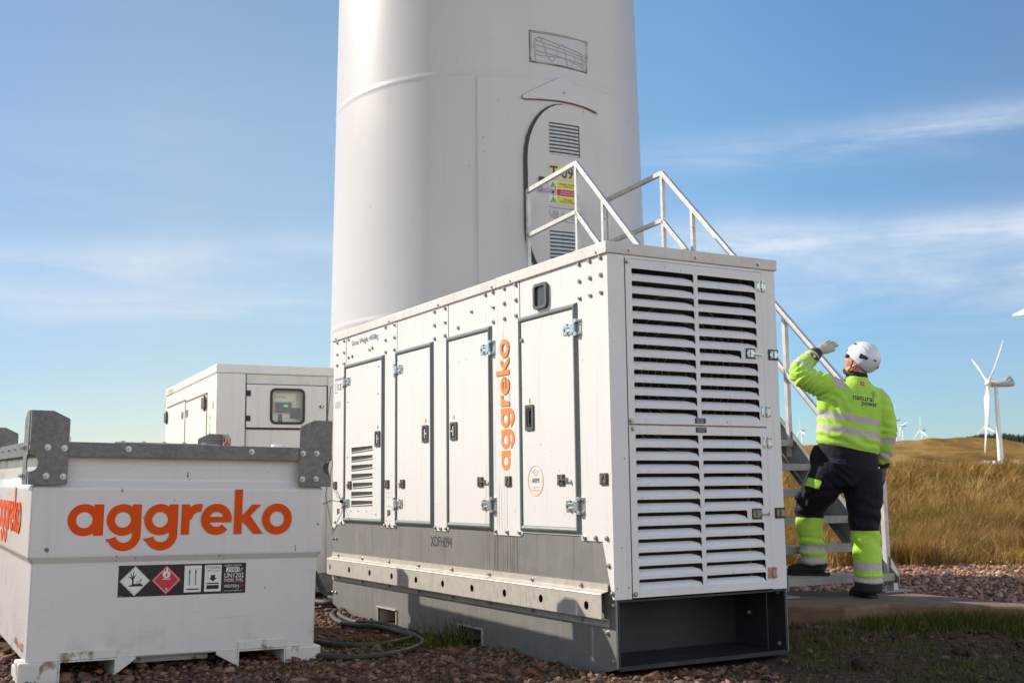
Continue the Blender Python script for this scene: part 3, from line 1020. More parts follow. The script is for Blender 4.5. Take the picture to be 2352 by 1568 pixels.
# round monitoring sticker
ac, az = -.770, 1.0265
o_, h_ = ring(ac, az, .090, .081, 150, 390, 40)
q = MB(); q.plate(o_, [], SD, .0006, w0=.0098)
st = q.build('round_sticker', pmat('pale_orange', (0.80, 0.55, 0.28), .5), d4)
o_, h_ = ring(ac, az, .090, .083, 30, 150, 30)
q = MB(); q.plate(o_, [], SD, .0006, w0=.0098)
for r_ in (.022, .036, .050):
    o_, h_ = ring(ac, az + .018, r_, r_ - .007, 45, 135, 12)
    q.plate(o_, [], SD, .0006, w0=.0098)
q.build('sticker_waves', pmat('pale_grey', (0.62, 0.60, 0.57), .5), d4)
text_obj('sticker_lettering', 'ARM', M['black'], lambda u, v, w: SD(u, v, w + .0095), ac - .042, az - .012, .082, .026, d4, bold=.0)
text_obj('sticker_name', 'aggreko', pmat('pale_orange2', (0.82, 0.45, 0.15), .5), lambda u, v, w: SD(u, v, w + .0095), ac - .030, az - .044, .060, .014, d4)
text_obj('sticker_small_text', 'Remote Monitoring', M['grey_txt'], lambda u, v, w: SD(u, v, w + .0095), ac - .042, az - .060, .084, .008, d4)
# cable ties on the lower hinge of the far door
q = MB()
q.tube([S(4.05, 1.00, .02), S(3.93, .94, .03), S(3.83, .905, .035), S(3.80, .885, .03)], .004, 6)
q.tube([S(3.80, .89, .035), S(3.95, .905, .07), S(4.06, .875, .10), S(4.15, .845, .12)], .004, 6)
q.tube([S(3.93, .985, .03), S(3.82, .90, .04), S(3.73, .83, .03), S(3.66, .74, .02)], .0015, 5)
q.cyl(S(3.825, .90, .03), S(3.80, .895, .045), .012)
q.build('cable_tie', M['black'], gen)
# ================================================================== fuel tank
ty, tl, tp = 0.5156, 0.0163, 0.0143
c_, s_ = math.cos(ty), math.sin(ty)
TM = Matrix.Translation((-2.5518, 5.9584, .0203)) @ Matrix.Rotation(ty, 4, 'Z') @ Matrix.Rotation(tp, 4, 'X') @ Matrix.Rotation(tl, 4, 'Y')
tank = empty('fuel_tank', 'white box shaped diesel tank with galvanised corner brackets and orange lettering, left of the generator', 'fuel tank', matrix=TM)
TW, TD = 1.657, 2.365


def TF(u, v, w): return (u, -w, v)        # front, w outwards


prof = [(.092, .054), (.100, .047), (.592, .047), (.600, .046), (.632, .026), (.640, .025), (.985, .025), (.995, .026), (1.035, .054), (1.045, .055), (1.19, .055)]
mb = MB(); vs = []
cr_n = 5


def tring(z, i):
    r = .018
    return [(x, y, z) for x, y in rrect(i, TW - i, i, TD - i, r, cr_n)]


for z, i in prof: vs += tring(z, i)
n = len(tring(0, .1)); fs = []
for k in range(len(prof) - 1):
    for i in range(n):
        fs.append((k * n + i, k * n + (i + 1) % n, (k + 1) * n + (i + 1) % n, (k + 1) * n + i))
fs.append(tuple(range(n - 1, -1, -1))); fs.append(tuple((len(prof) - 1) * n + i for i in range(n)))
mb.add(vs, fs)
body = mb.build('body', M['tank_white'], tank)
# top frame bars with a folded lip
mb = MB()
mb.box(.187, TW - .187, -.001, .006, 1.160, 1.237); mb.box(.187, TW - .187, .006, .05, 1.231, 1.237)
mb.box(.187, TW - .187, TD - .006, TD + .001, 1.160, 1.237)
mb.box(-.001, .006, .187, TD - .187, 1.160, 1.237); mb.box(TW - .006, TW + .001, .187, TD - .187, 1.160, 1.237)
mb.box(.006, .05, .187, TD - .187, 1.231, 1.237); mb.box(TW - .05, TW - .006, .187, TD - .187, 1.231, 1.237)
frame = mb.build('top_frame', M['galv_dark'], tank, bevel=.002)
mb = MB(); mb.box(.05, TW - .05, .05, TD - .05, 1.196, 1.205); mb.build('top_plate', M['tank_white'], tank)


def big_bolt(p, Q, parent, s=1.0):
    b = MB()
    b.cyl((0, 0, 0), (0, 0, .003), .0165, n=18)
    b.cyl((0, 0, .003), (0, 0, .013), .0095, n=6)
    b.cyl((0, 0, .013), (0, 0, .022), .0055, n=10)
    o = b.build('bolt', M['zinc'], parent)
    o.matrix_local = Matrix.Translation(p) @ Q @ Matrix.Scale(s, 4)


def bracket(cx, cy, mx, my):
    """corner L plate. mx,my = +1/-1 mirroring from front left corner"""
    def fx(u, v, w): return (cx + mx * u, cy - my * w, v)
    def fy(u, v, w): return (cx - mx * w, cy + my * u, v)
    out = [(0, 1.011)] + [(0, 1.078)] + [(.046 * math.sin(R(a)), 1.122 - .044 * math.cos(R(a))) for a in range(10, 175, 15)] + [(0, 1.166), (0, 1.399), (.108, 1.399), (.190, 1.360), (.193, 1.352), (.193, 1.020), (.186, 1.011)]
    b = MB(); b.plate(out, [], fx, .007, w0=.008)
    out2 = [(u, v) for u, v in out]
    b.plate(out2, [], fy, .007, w0=.008)
    br = b.build('corner_bracket', M['galv_dark'], tank, bevel=.0015)
    Qf = QY if my > 0 else Matrix.Rotation(R(-90), 4, 'X')
    Qs = QX if mx > 0 else Matrix.Rotation(R(90), 4, 'Y')
    for u, v in ((.088, 1.206), (.171, 1.204), (.088, 1.057), (.171, 1.055)):
        big_bolt(fx(u, v, .008), Qf, br); big_bolt(fy(u, v, .008), Qs, br)


bracket(0, 0, 1, 1); bracket(TW, 0, -1, 1); bracket(0, TD, 1, -1); bracket(TW, TD, -1, -1)
for u in (.499, 1.181): big_bolt((u, -.001, 1.207), QY, frame)
for y in (.33, .62, .95, 1.3): big_bolt((-.001, y, 1.205), QX, frame, .7)
# lids and fittings on top
mb = MB()
mb.box(.52, 1.15, .55, 1.35, 1.205, 1.262)
mb.build('lid', M['galv_plate'], tank, bevel=.01)
mb = MB()
for i in range(5):
    mb.cyl((.58 + i * .12, .60, 1.262), (.58 + i * .12, .60, 1.270), .012, n=8)
mb.box(1.16, 1.44, .65, .72, 1.205, 1.25)
mb.build('lid_fitting', M['galv_light'], tank)
mb = MB(); mb.box(.35, 1.3, 2.0, 2.04, 1.2, 1.30); mb.build('rear_bar', M['galv_dark'], tank)
mb = MB(); mb.cyl((.30, 1.0, 1.2), (.30, 1.0, 1.30), .05, n=16); mb.cyl((1.45, .35, 1.2), (1.45, .35, 1.262), .045, n=16)
mb.build('filler_cap', M['box_white'], tank, bevel=.004)
mb = MB(); mb.tube([(1.19, .62, 1.262), (1.20, .60, 1.285), (1.215, .60, 1.26), (1.22, .59, 1.235)], .010, 6)
mb.tube([(1.19, .61, 1.265), (1.185, .59, 1.24), (1.19, .585, 1.225)], .009, 6)
mb.build('red_ribbon', M['ribbon'], tank)
# feet, fork pockets and gussets
mb = MB()


def hollow(x0, x1, y0, y1, z0, z1, t=.008):
    mb.box(x0, x1, y0, y1, z1 - t, z1); mb.box(x0, x1, y0, y1, z0, z0 + t)
    mb.box(x0, x0 + t, y0, y1, z0 + t, z1 - t); mb.box(x1 - t, x1, y0, y1, z0 + t, z1 - t)


for y0, y1 in ((.03, .22), (TD - .22, TD - .03)):
    for x0, x1 in ((.012, .208), (1.433, 1.645)):
        mb.box(x0, x1, y0, y1, -.02, .098)
for x0, x1 in ((-.0, .16), (TW - .16, TW)):
    mb.box(x0 + .022, x1 - .022, .222, .40, -.015, .05)
mb.build_each('foot', M['tank_foot'], tank, bevel=.010)
mb = MB()
hollow(.2085, .499, .035, TD - .035, -.025, .0975)
hollow(1.155, 1.4325, .035, TD - .035, -.025, .0975)
mb.build('fork_pocket', M['tank_foot'], tank)
mb = MB()
for a, b in ((.2085, .499), (1.155, 1.4325)):
    mb.box(a + .0085, b - .0085, .05, .5, -.0168, -.0160)
mb.build_each('pocket_rust', M['rust'], tank)
mb = MB()
mb.plate([(.213, .1), (.496, .1), (.496, .138), (.213, .138)], [], TF, .012, w0=-.036)
mb.plate([(1.155, .1), (1.431, .1), (1.431, .143), (1.155, .143)], [], TF, .012, w0=-.036)
mb.plate([(.4995, .018), (.51, .018), (.60, .085), (.60, .0985), (.4995, .0985)], [], TF, .008, w0=-.040)
mb.plate([(1.1545, .018), (1.145, .018), (1.035, .078), (1.035, .0985), (1.1545, .0985)], [], TF, .008, w0=-.040)
mb.box(.62, 1.03, .20, TD - .2, .04, .091)
mb.build('gusset', M['tank_foot'], tank, bevel=.002)
# left side corrugated lower panel hints
# writing
agg_word('front_lettering', M['orange'], TF, .210, .7425, .1668, tank, w0=-.0235)
agg_word('side_lettering', M['orange'], lambda u, v, w: (-w, -u, v), -1.622, .744, .1668, tank, w0=-.0235)
text_obj('web_lettering', 'www.      .com', M['grey_txt'], lambda u, v, w: (-w, -u, v), -.56, .135, .42, .042, tank, w0=-.0455)
text_obj('web_name', 'aggreko', M['orange'], lambda u, v, w: (-w, -u, v), -.455, .128, .20, .05, tank, w0=-.0453)
# hazard placard
px0, px1, pz0, pz1 = .489, 1.187, .4125, .5805
pl = MB(); pl.plate(rect(px0, px1, pz0, pz1), [], TF, .001, w0=-.0455)
plac = pl.build('hazard_placard', M['placard'], tank)
PW, PH = px1 - px0, pz1 - pz0


def PF(u, v, w): return (px0 + u * PW, -w, pz0 + v * PH)   # unit placard frame (u 0..1, v 0..1)


W1 = -.0448


def pplate(name, polys, mat, w=W1, holes=None):
    q = MB()
    for i, p in enumerate(polys):
        q.plate(p, (holes or {}).get(i, []), PF, .0005, w0=w)
    return q.build(name, mat, plac)


asp = PW / PH


def diamond(cx, cy, h):
    return [(cx, cy - h), (cx + h / asp, cy), (cx, cy + h), (cx - h / asp, cy)]


pplate('white_diamond', [diamond(.125, .5, .475)], M['white_sign'])
pplate('diamond_line', [diamond(.125, .5, .45)], M['grey_txt'], W1 + .0004, {0: [diamond(.125, .5, .44)]})
pplate('red_diamond', [diamond(.365, .5, .475)], M['red_sign'])
pplate('diamond_border', [diamond(.365, .5, .425)], M['white_sign'], W1 + .0004, {0: [diamond(.365, .5, .405)]})
U = lambda pts, cx, cy, s: [(cx + x * s / asp, cy + y * s) for x, y in pts]
tree = [(-.06, -.32), (.10, -.32), (.03, -.18), (.04, .05), (.16, .22), (.13, .24), (.02, .12), (.05, .42), (.02, .42), (-.02, .15), (-.12, .34), (-.14, .32), (-.06, .10), (-.24, .18), (-.24, .15), (-.06, .02), (-.03, -.18)]
pplate('tree_symbol', [U(tree, .110, .55, .62)], M['placard'], W1 + .0008)
pplate('fish_symbol', [U([(-.42, -.40), (-.1, -.30), (.10, -.34), (.22, -.24), (.30, -.32), (.40, -.30), (.36, -.36), (.46, -.40), (.42, -.46), (-.5, -.46)], .135, .56, .5),
                       U([(.0, -.22), (.2, .02), (.36, .08), (.40, .16), (.42, .06), (.38, -.04), (.28, -.20), (.12, -.26)], .130, .5, .45)], M['placard'], W1 + .0008,
       {1: [U([(.06, -.20), (.22, -.01), (.34, .04), (.34, -.04), (.26, -.16), (.14, -.22)], .130, .5, .45)]})
flame = [(0, -.26), (.16, -.20), (.20, -.02), (.14, .14), (.15, .0), (.08, .10), (.06, .34), (-.02, .22), (-.04, .05), (-.09, .16), (-.14, .02), (-.12, .16), (-.2, .02), (-.18, -.16), (-.10, -.24)]
pplate('flame_symbol', [U(flame, .365, .72, .62), U([(-.2, -.32), (.2, -.32), (.2, -.28), (-.2, -.28)], .365, .72, .62)], M['white_sign'], W1 + .0008,
       {0: [U([(0, -.2), (.06, -.1), (.03, .04), (-.05, -.08), (-.06, -.16)], .365, .72, .62)]})
text_obj('class_number', '3', M['white_sign'], PF, .357, .15, .020, .10, plac, w0=W1 + .0008)
pplate('white_panel', [rect(.505, .640, .08, .945), rect(.665, .800, .08, .945)], M['white_sign'])
arrow = [(-.10, -.5), (.10, -.5), (.10, .3), (.28, .22), (0, .55), (-.28, .22), (-.10, .3)]
pplate('upright_arrows', [[(.546 + x * .033, .57 + y * .52) for x, y in arrow], [(.594 + x * .033, .57 + y * .52) for x, y in arrow], rect(.525, .622, .155, .20)], M['placard'], W1 + .0004)
pplate('stacking_arrow', [[(.715, .62), (.75, .62), (.75, .52), (.766, .52), (.7325, .41), (.699, .52), (.715, .52)], rect(.683, .782, .325, .365), rect(.683, .782, .16, .29)], M['placard'], W1 + .0004)
WT = W1 + .0004
text_obj('placard_lettering', 'STACKING', M['placard'], PF, .677, .825, .115, .085, plac, w0=WT, bold=.004)
text_obj('placard_lettering', '3931', M['placard'], PF, .685, .725, .046, .055, plac, w0=WT, bold=.004)
text_obj('placard_lettering', 'Kg MAX', M['placard'], PF, .747, .722, .043, .06, plac, w0=WT)
text_obj('placard_lettering', 'NOMINAL CAPACITY', M['white_sign'], PF, .824, .885, .138, .06, plac, w0=WT, bold=.004)
pplate('capacity_panel', [rect(.838, .945, .70, .855)], M['white_sign'])
text_obj('placard_lettering', '2980', M['placard'], PF, .845, .72, .094, .115, plac, w0=WT, bold=.004)
text_obj('placard_lettering', 'LT', M['white_sign'], PF, .950, .72, .024, .10, plac, w0=WT, bold=.004)
text_obj('placard_lettering', 'UN1202', M['white_sign'], PF, .824, .515, .158, .155, plac, w0=WT, bold=.004)
text_obj('placard_lettering', 'DIESEL FUEL', M['white_sign'], PF, .824, .385, .158, .105, plac, w0=WT, bold=.004)
pplate('red_line', [rect(.824, .982, .345, .355)], M['red_sign'])
text_obj('placard_lettering', 'WESTERN.', M['white_sign'], PF, .824, .185, .128, .10, plac, w0=WT, bold=.004)
text_obj('placard_lettering', 'GLOBAL', M['lgrey'], PF, .915, .13, .035, .03, plac, w0=WT)
text_obj('placard_lettering', 'www.western-global.com', M['white_sign'], PF, .822, .055, .155, .055, plac, w0=WT)
pplate('round_logo', [circ(.968, .255, .012, 16, ry=.05)], M['red_sign'], W1, {0: [circ(.968, .255, .008, 16, ry=.034)]})
text_obj('placard_lettering', 'WEST0001', M['white_sign'], PF, .006, .02, .03, .022, plac, w0=WT)

# ================================================================== power cabinet behind
by = .45
cab = empty('power_cabinet', 'smaller white battery power cabinet with a rounded display window, behind the tank and the generator', 'power cabinet',
            (-2.70293, 10.32907, 0), by)
CW, CD, CH = 1.20, 2.88, 2.15
CF = lambda u, v, w: (u, -w, v)
CS = lambda u, v, w: (-w, -u, v)
mb = MB()
mb.box(.0, CW, .0, CD, 2.064, CH)
mb.build('roof', M['box_white'], cab, bevel=.012)
mb = MB()
mb.box(.006, .273, .004, .40, .22, 2.0625)
mb.box(.273, 1.052, .03, .40, .22, 1.5555)
mb.box(1.052, CW - .006, .004, .40, .22, 2.0625)
mb.box(.006, CW - .006, .40, CD - .006, .22, 2.0625)
mb.build('body', M['box_white'], cab, bevel=.006)
mb = MB(); mb.box(.274, 1.051, .018, .38, 1.975, 2.0615); mb.build('header_strip', M['alu_strip'], cab)
mb = MB(); mb.box(.268, .274, .001, .03, .25, 2.06); mb.box(1.040, 1.053, .012, .03, 1.56, 1.975); mb.box(.274, 1.04, .012, .05, 1.556, 1.567); mb.box(.274, 1.04, .015, .03, 1.967, 1.975)
mb.build('gasket', M['black_matt'], cab)
mb = MB()
mb.plate(rect(.279, 1.037, 1.570, 1.967), [rrect(.520, .808, 1.622, 1.918, .035, 5)], CF, .01, w0=-.006)
cdoor = mb.build('control_door', M['box_white'], cab)
mb = MB(); mb.plate(rrect(.498, .828, 1.602, 1.938, .05, 6), [rrect(.520, .808, 1.624, 1.916, .032, 6)], CF, .014, w0=.004)
mb.build('window_frame', M['black'], cdoor, bevel=.003)
mb = MB(); mb.box(.51, .82, .085, .09, 1.60, 1.94); mb.build('control_panel', pmat('panel_beige', (0.66, 0.61, 0.50), .5), cab)
mb = MB(); mb.box(.53, .76, .070, .085, 1.62, 1.90); mb.build('controller', pmat('ctrl', (0.78, 0.73, 0.62), .5), cab)
mb = MB(); mb.box(.548, .728, .062, .070, 1.70, 1.82); cs_ = mb.build('screen_bezel', M['lgrey'], cab)
mb = MB(); mb.box(.560, .715, .060, .062, 1.712, 1.81); mb.build('screen', M['handle_grey'], cab)
mb = MB(); mb.box(.642, .682, .058, .060, 1.768, 1.788); mb.build('status_light', M['led_green'], cab)
mb = MB(); mb.box(.70, .80, .060, .062, 1.66, 1.76); mb.box(.59, .63, .066, .069, 1.625, 1.70); mb.build('dark_panel', M['base_dark'], cab)
text_obj('panel_lettering', 'POWR2', M['grey_txt'], CF, .575, 1.852, .09, .018, cab, w0=-.0685, bold=.004)
text_obj('panel_lettering', 'ECM', M['white_sign'], CF, .546, 1.664, .052, .018, cab, w0=-.0675, bold=.004)
mb = MB(); mb.plate(circ(.558, 1.861, .011, 4), [circ(.558, 1.861, .007, 4)], CF, .0006, w0=-.0690); mb.build('round_logo', M['grey_txt'], cab)
gl = pmat('clear_pane', (0.9, 0.92, 0.9), .05)
gt = gl.node_tree; gp = gt.nodes['Principled BSDF']
gp.inputs['Alpha'].default_value = .10
gp.inputs['Specular IOR Level'].default_value = .9
M['clear'] = gl
mb = MB(); mb.plate(rrect(.516, .812, 1.618, 1.922, .03, 5), [], CF, .003, w0=-.010); mb.build('window_pane', gl, cdoor)
mb = MB()
mb.cyl((.988, -.004 + .010, 1.773), (.988, -.012, 1.773), .014, n=14); mb.box(.966, 1.010, -.002, .004, 1.769, 1.777)
mb.build('lock', M['black'], cdoor)
mb = MB(); mb.cyl((.988, -.012, 1.773), (.988, -.015, 1.773), .008, n=12); mb.build('lock_barrel', M['chrome'], cdoor)
for z in (1.884, 1.652):
    mb = MB(); mb.box(.277, .317, .000, .006, z - .026, z + .026); mb.build('hinge', M['black'], cdoor)
# side doors of the cabinet
for a, b, tp_, ha, la in ((.451, 1.545, 1.905, .535, 1.475), (1.615, 2.72, 1.925, 2.76, 1.745)):
    mb = MB(); mb.plate(rect(-b, -a, .28, tp_), [], CS, .01, w0=.000)
    sdoor = mb.build('side_door', M['box_white'], cab)
    mb = MB(); mb.plate(rect(-b - .008, -a + .008, tp_, tp_ + .014), [], CS, .02, w0=.006); mb.plate(rect(-a, -a + .006, .28, tp_), [], CS, .012, w0=.0); mb.build('door_gasket', pmat('tan_gasket', (0.35, 0.22, 0.12), .7), sdoor)
    mb = MB(); mb.plate(rrect(-ha - .075, -ha + .075, 1.77, 1.875, .015), [], CS, .03, w0=.022)
    mb.plate(rect(-ha - .02, -ha + .03, 1.75, 1.895), [], CS, .02, w0=.012); mb.build('side_hinge', M['handle_grey'], sdoor, bevel=.004)
    mb = MB(); mb.plate(rrect(-la - .05, -la + .05, 1.75, 1.82, .012), [], CS, .01, w0=.006); mb.build('side_lock', M['seal'], sdoor)
mb = MB(); mb.plate(rect(-.21, -.14, 1.75, 1.815), [], CS, .001, w0=-.0035); mb.build('grey_sticker', M['lgrey'], cab)
mb = MB(); mb.plate(rect(-2.72, -2.38, 2.075, 2.135), [], CS, .001, w0=.002); ys = mb.build('yellow_sticker', pmat('pale_yellow', (0.72, 0.60, 0.22), .6), cab)
text_obj('sticker_lettering', 'HYBRID', M['lgrey'], CS, -2.66, 2.09, .22, .03, cab, w0=.004)
text_obj('side_lettering', 'ENERGY', M['green_decal'], lambda u, v, w: (-w - .0, .26 + v, u), 1.16, 0, .56, .075, cab, w0=-.002)
mb = MB(); mb.box(.03, CW - .03, .03, CD - .03, .05, .22); mb.build('base_frame', M['galv_plate'], cab)
# thin cable hanging between cabinet and generator
mb = MB()
A_ = Vector((math.cos(GYAW), math.sin(GYAW), 0)); B_ = Vector((-math.sin(GYAW), math.cos(GYAW), 0)); GO = Vector((0.5166, 6.0256, 0))


def G(x, y, z): return GO + A_ * x + B_ * y + Vector((0, 0, z))


mb.tube([G(.06, 4.15, 1.95), G(.0, 4.18, 1.85), G(-.02, 4.19, 1.6), G(.02, 4.17, 1.2), G(-.03, 4.20, .95), G(.04, 4.18, .6), G(.05, 4.16, .42)], .0045, 6)
tag(mb.build('thin_cable', M['seal'], None, smooth=True), 'thin dark cable hanging down the far corner of the large generator', 'cable')

# ================================================================== turbine tower
TX, TY, TR, TK = -.277, 14.107, 2.014, .016
tower = empty('turbine_tower', 'huge white turbine tower with an oval door numbered T09, rising behind the generator', 'turbine tower', (-.291, 14.812, -.0489))
tower.scale = (1.05,) * 3


def tc_(phi, z, out=0.0):
    r = TR - TK * z + out
    return (r * math.sin(phi), -r * math.cos(phi), z)


mb = MB()
N = 160
prof = [(-.6, 0)]
for zr_ in (2.881, 5.595):
    prof += [(zr_ - .6, 0), (zr_ - .06, 0), (zr_ - .035, 0), (zr_ - .018, .0035), (zr_, .0055), (zr_ + .018, .0035), (zr_ + .035, 0), (zr_ + .06, 0), (zr_ + .6, 0)]
prof += [(9.0, 0), (14, 0), (30, 0), (60, 0)]
vs = []
for z, o in prof:
    r = TR - TK * z + o
    vs += [(r * math.cos(2 * math.pi * i / N), r * math.sin(2 * math.pi * i / N), z) for i in range(N)]
fs = [(k * N + i, k * N + (i + 1) % N, (k + 1) * N + (i + 1) % N, (k + 1) * N + i) for k in range(len(prof) - 1) for i in range(N)]
fs.append(tuple((len(prof) - 1) * N + i for i in range(N)))
mb.add(vs, fs)
tsh = mb.build('shell', M['tower_paint'], tower, smooth=True)


def curved_plate(name, poly, holes, mat, out, th, sub=.02, parent=None, smooth=False):
    """polygon in (arc, z) wrapped on the tower; long edges are cut so it follows the curve"""
    def dens(lp):
        o = []
        for i in range(len(lp)):
            a, b = lp[i], lp[(i + 1) % len(lp)]
            n_ = max(1, int(math.hypot((b[0] - a[0]) * 1.95, (b[1] - a[1]) * .3) / .05))
            for k in range(n_):
                o.append((a[0] + (b[0] - a[0]) * k / n_, a[1] + (b[1] - a[1]) * k / n_))
        return o
    # slice into vertical strips so that the plate follows the cylinder
    bm = bmesh.new()
    tris = tessellate_polygon([[Vector((u, v, 0)) for u, v in lp] for lp in [poly] + holes])
    flat = [p for lp in [poly] + holes for p in lp]
    bv = [bm.verts.new((u, v, 0)) for u, v in flat]
    for t in tris:
        try: bm.faces.new([bv[i] for i in t])
        except ValueError: pass
    us = [p[0] for p in flat]
    u = min(us) + .045
    while u < max(us):
        g = bm.verts[:] + bm.edges[:] + bm.faces[:]
        bmesh.ops.bisect_plane(bm, geom=g, plane_co=(u, 0, 0), plane_no=(1, 0, 0))
        u += .045
    r_ = bmesh.ops.extrude_face_region(bm, geom=bm.faces[:])
    for e in r_['geom']:
        if isinstance(e, bmesh.types.BMVert): e.co.z = -th
    for v in bm.verts:
        v.co = Vector(tc_(v.co.x, v.co.y, out + v.co.z))
    bmesh.ops.recalc_face_normals(bm, faces=bm.faces)
    me = bpy.data.meshes.new(name); bm.to_mesh(me); bm.free(); me.materials.append(mat)
    o = bpy.data.objects.new(name, me); COL.objects.link(o); o.parent = parent or tower
    return o


PC = .4625
# thickened shell section round the door
o = curved_plate('door_section', rect(-.045, .957, 2.93, 5.545), [], M['tower_paint'], .030, .04)
bv_ = o.modifiers.new('bevel', 'BEVEL'); bv_.width = .028; bv_.segments = 2; bv_.limit_method = 'ANGLE'; bv_.angle_limit = R(50)


def oval(hw, top, bot, hcap, n=16):
    pts = []
    for i in range(n + 1):
        a = math.pi * i / n
        pts.append((PC + hw * math.cos(a), top - hcap + hcap * math.sin(a)))
    for i in range(n + 1):
        a = math.pi + math.pi * i / n
        pts.append((PC + hw * math.cos(a), bot + hcap + hcap * math.sin(a)))
    return pts


PC -= .013
gask = oval(.233, 5.258, 3.14, .665)
PC += .013
curved_plate('door_gasket', gask, [], M['black'], .056, .035)
door = curved_plate('tower_door', oval(.224, 5.250, 3.15, .655), [[(.366, 4.655), (.563, 4.655), (.563, 5.028), (.366, 5.028)], [(.357, 3.41), (.540, 3.41), (.540, 3.79), (.357, 3.79)]], M['tower_paint'], .062, .02)


def tchild(mb, name, mat, parent=None, **k):
    return mb.build(name, mat, parent or tower, **k)


for a, b, z0, z1 in ((.366, .563, 4.655, 5.028), (.357, .540, 3.41, 3.79)):
    curved_plate('vent_back', rect(a, b, z0, z1), [], M['dark_in'], .044, .002, parent=door)
    mb = MB()
    k = 9
    for i in range(k):
        zt_ = z1 - .004 - i * (z1 - z0) / k
        for j in range(4):
            p0, p1 = a + (b - a) * j / 4 + (.001 if j == 0 else 0), a + (b - a) * (j + 1) / 4
            if j == 3: p1 -= .006
            q = [tc_(p0, zt_ - .010, .056), tc_(p1, zt_ - .010, .056), tc_(p1, zt_ - .034, .062), tc_(p0, zt_ - .034, .062)]
            q2 = [tc_(p0, zt_ - .012, .050), tc_(p1, zt_ - .012, .050), tc_(p1, zt_ - .037, .056), tc_(p0, zt_ - .037, .056)]
            mb.add(q + q2, [(0, 1, 2, 3), (7, 6, 5, 4), (3, 2, 6, 7), (0, 3, 7, 4), (1, 5, 6, 2)])
    mb.build('vent_slat', M['tower_pane'], door)
# rain hood
M['hood_lit_tone'] = pmat('hood_lit_tone', (0.63, 0.63, 0.64), .35)  # hood face lightened, its brighter shading put into the colour
M['edge_shade'] = pmat('edge_shade', (0.30, 0.31, 0.34), .6)  # dark outline behind the hood, edge shade as a painted rim
curved_plate('hood_edge_shade', [(.226, 5.272), (.36, 5.284), (.438, 5.288), (.52, 5.284), (.66, 5.258), (.712, 5.235), (.719, 5.255), (.664, 5.318), (.495, 5.557), (.475, 5.572), (.455, 5.573), (.428, 5.561), (.230, 5.345), (.212, 5.320), (.209, 5.29)], [], M['edge_shade'], .036, .02)
hood = curved_plate('rain_hood', [(.228, 5.278), (.28, 5.285), (.36, 5.292), (.438, 5.296), (.52, 5.292), (.60, 5.280), (.66, 5.265), (.705, 5.243), (.712, 5.255), (.66, 5.31), (.49, 5.548), (.475, 5.562), (.455, 5.563), (.43, 5.552), (.235, 5.338), (.219, 5.318), (.216, 5.295)], [], M['hood_lit_tone'], .060, .045)
mb = MB(); mb.cyl(tc_(.470, 5.40, .059), tc_(.470, 5.40, .080), .012, n=10); mb.build('hood_bolt', M['bolt'], hood)
mb = MB(); mb.cyl(tc_(.262, 5.225, .020), tc_(.262, 5.225, .026), .009, n=10); mb.build('plug', M['black'], tower)
curved_plate('hood_rust', [(.236, 5.270), (.36, 5.284), (.438, 5.288), (.52, 5.284), (.60, 5.272), (.695, 5.238), (.70, 5.246), (.60, 5.281), (.52, 5.293), (.438, 5.297), (.36, 5.293), (.236, 5.28)], [], M['tower_rust'], .0385, .004)
# removed name plate with glue traces
rp = curved_plate('removed_plate_patch', [(.267, 6.107), (.668, 6.098), (.658, 5.708), (.268, 5.728)], [], M['tower_pane'], .002, .004)
loopo = [(.267, 6.107), (.668, 6.098), (.658, 5.708), (.268, 5.728)]
loopi = [(.273, 6.098), (.662, 6.089), (.652, 5.717), (.274, 5.738)]
curved_plate('moss_border', loopo, [loopi], M['moss'], .0035, .003, parent=rp)


def glue(pts, r, parent, n_=4):
    q = MB(); P_ = []
    for i in range(len(pts) - 1):
        for k in range(n_):
            f = k / n_
            a = [pts[max(i - 1, 0)], pts[i], pts[i + 1], pts[min(i + 2, len(pts) - 1)]]
            P_.append(tuple(.5 * ((2 * a[1][d]) + (-a[0][d] + a[2][d]) * f + (2 * a[0][d] - 5 * a[1][d] + 4 * a[2][d] - a[3][d]) * f * f + (-a[0][d] + 3 * a[1][d] - 3 * a[2][d] + a[3][d]) * f ** 3) for d in (0, 1)))
    P_.append(pts[-1])
    q.tube([tc_(u, v, .004 if parent is rp else .064) for u, v in P_], r, 6)
    q.build('glue_trace', M['tower_glue'], parent, smooth=True)


GP = lambda x, y: (.267 + (x / 612) * .398, 6.10 - (y / 325) * .375)
for path in ([(60, 90), (250, 130), (450, 165), (560, 175), (540, 150), (300, 105), (90, 60), (50, 110), (60, 190), (250, 220), (500, 250), (560, 230), (545, 190)],
             [(70, 140), (300, 175), (560, 215), (555, 260), (350, 235), (80, 240), (55, 180)], [(60, 110), (60, 290), (110, 320), (300, 315), (430, 330), (550, 335), (540, 290), (400, 255)],
             [(60, 80), (110, 55), (150, 160), (190, 260), (230, 285), (270, 200), (310, 105), (350, 110), (365, 250), (400, 335), (450, 250), (490, 175), (540, 190), (560, 350), (548, 380)]):
    glue([GP(x, min(y, 322)) for x, y in path], .005, rp)
glue([(.280, 6.09), (.380, 6.088), (.520, 6.085), (.655, 6.08), (.650, 5.9), (.645, 5.73), (.52, 5.735), (.38, 5.742), (.281, 5.75), (.280, 5.9), (.280, 6.07)], .009, rp, 2)
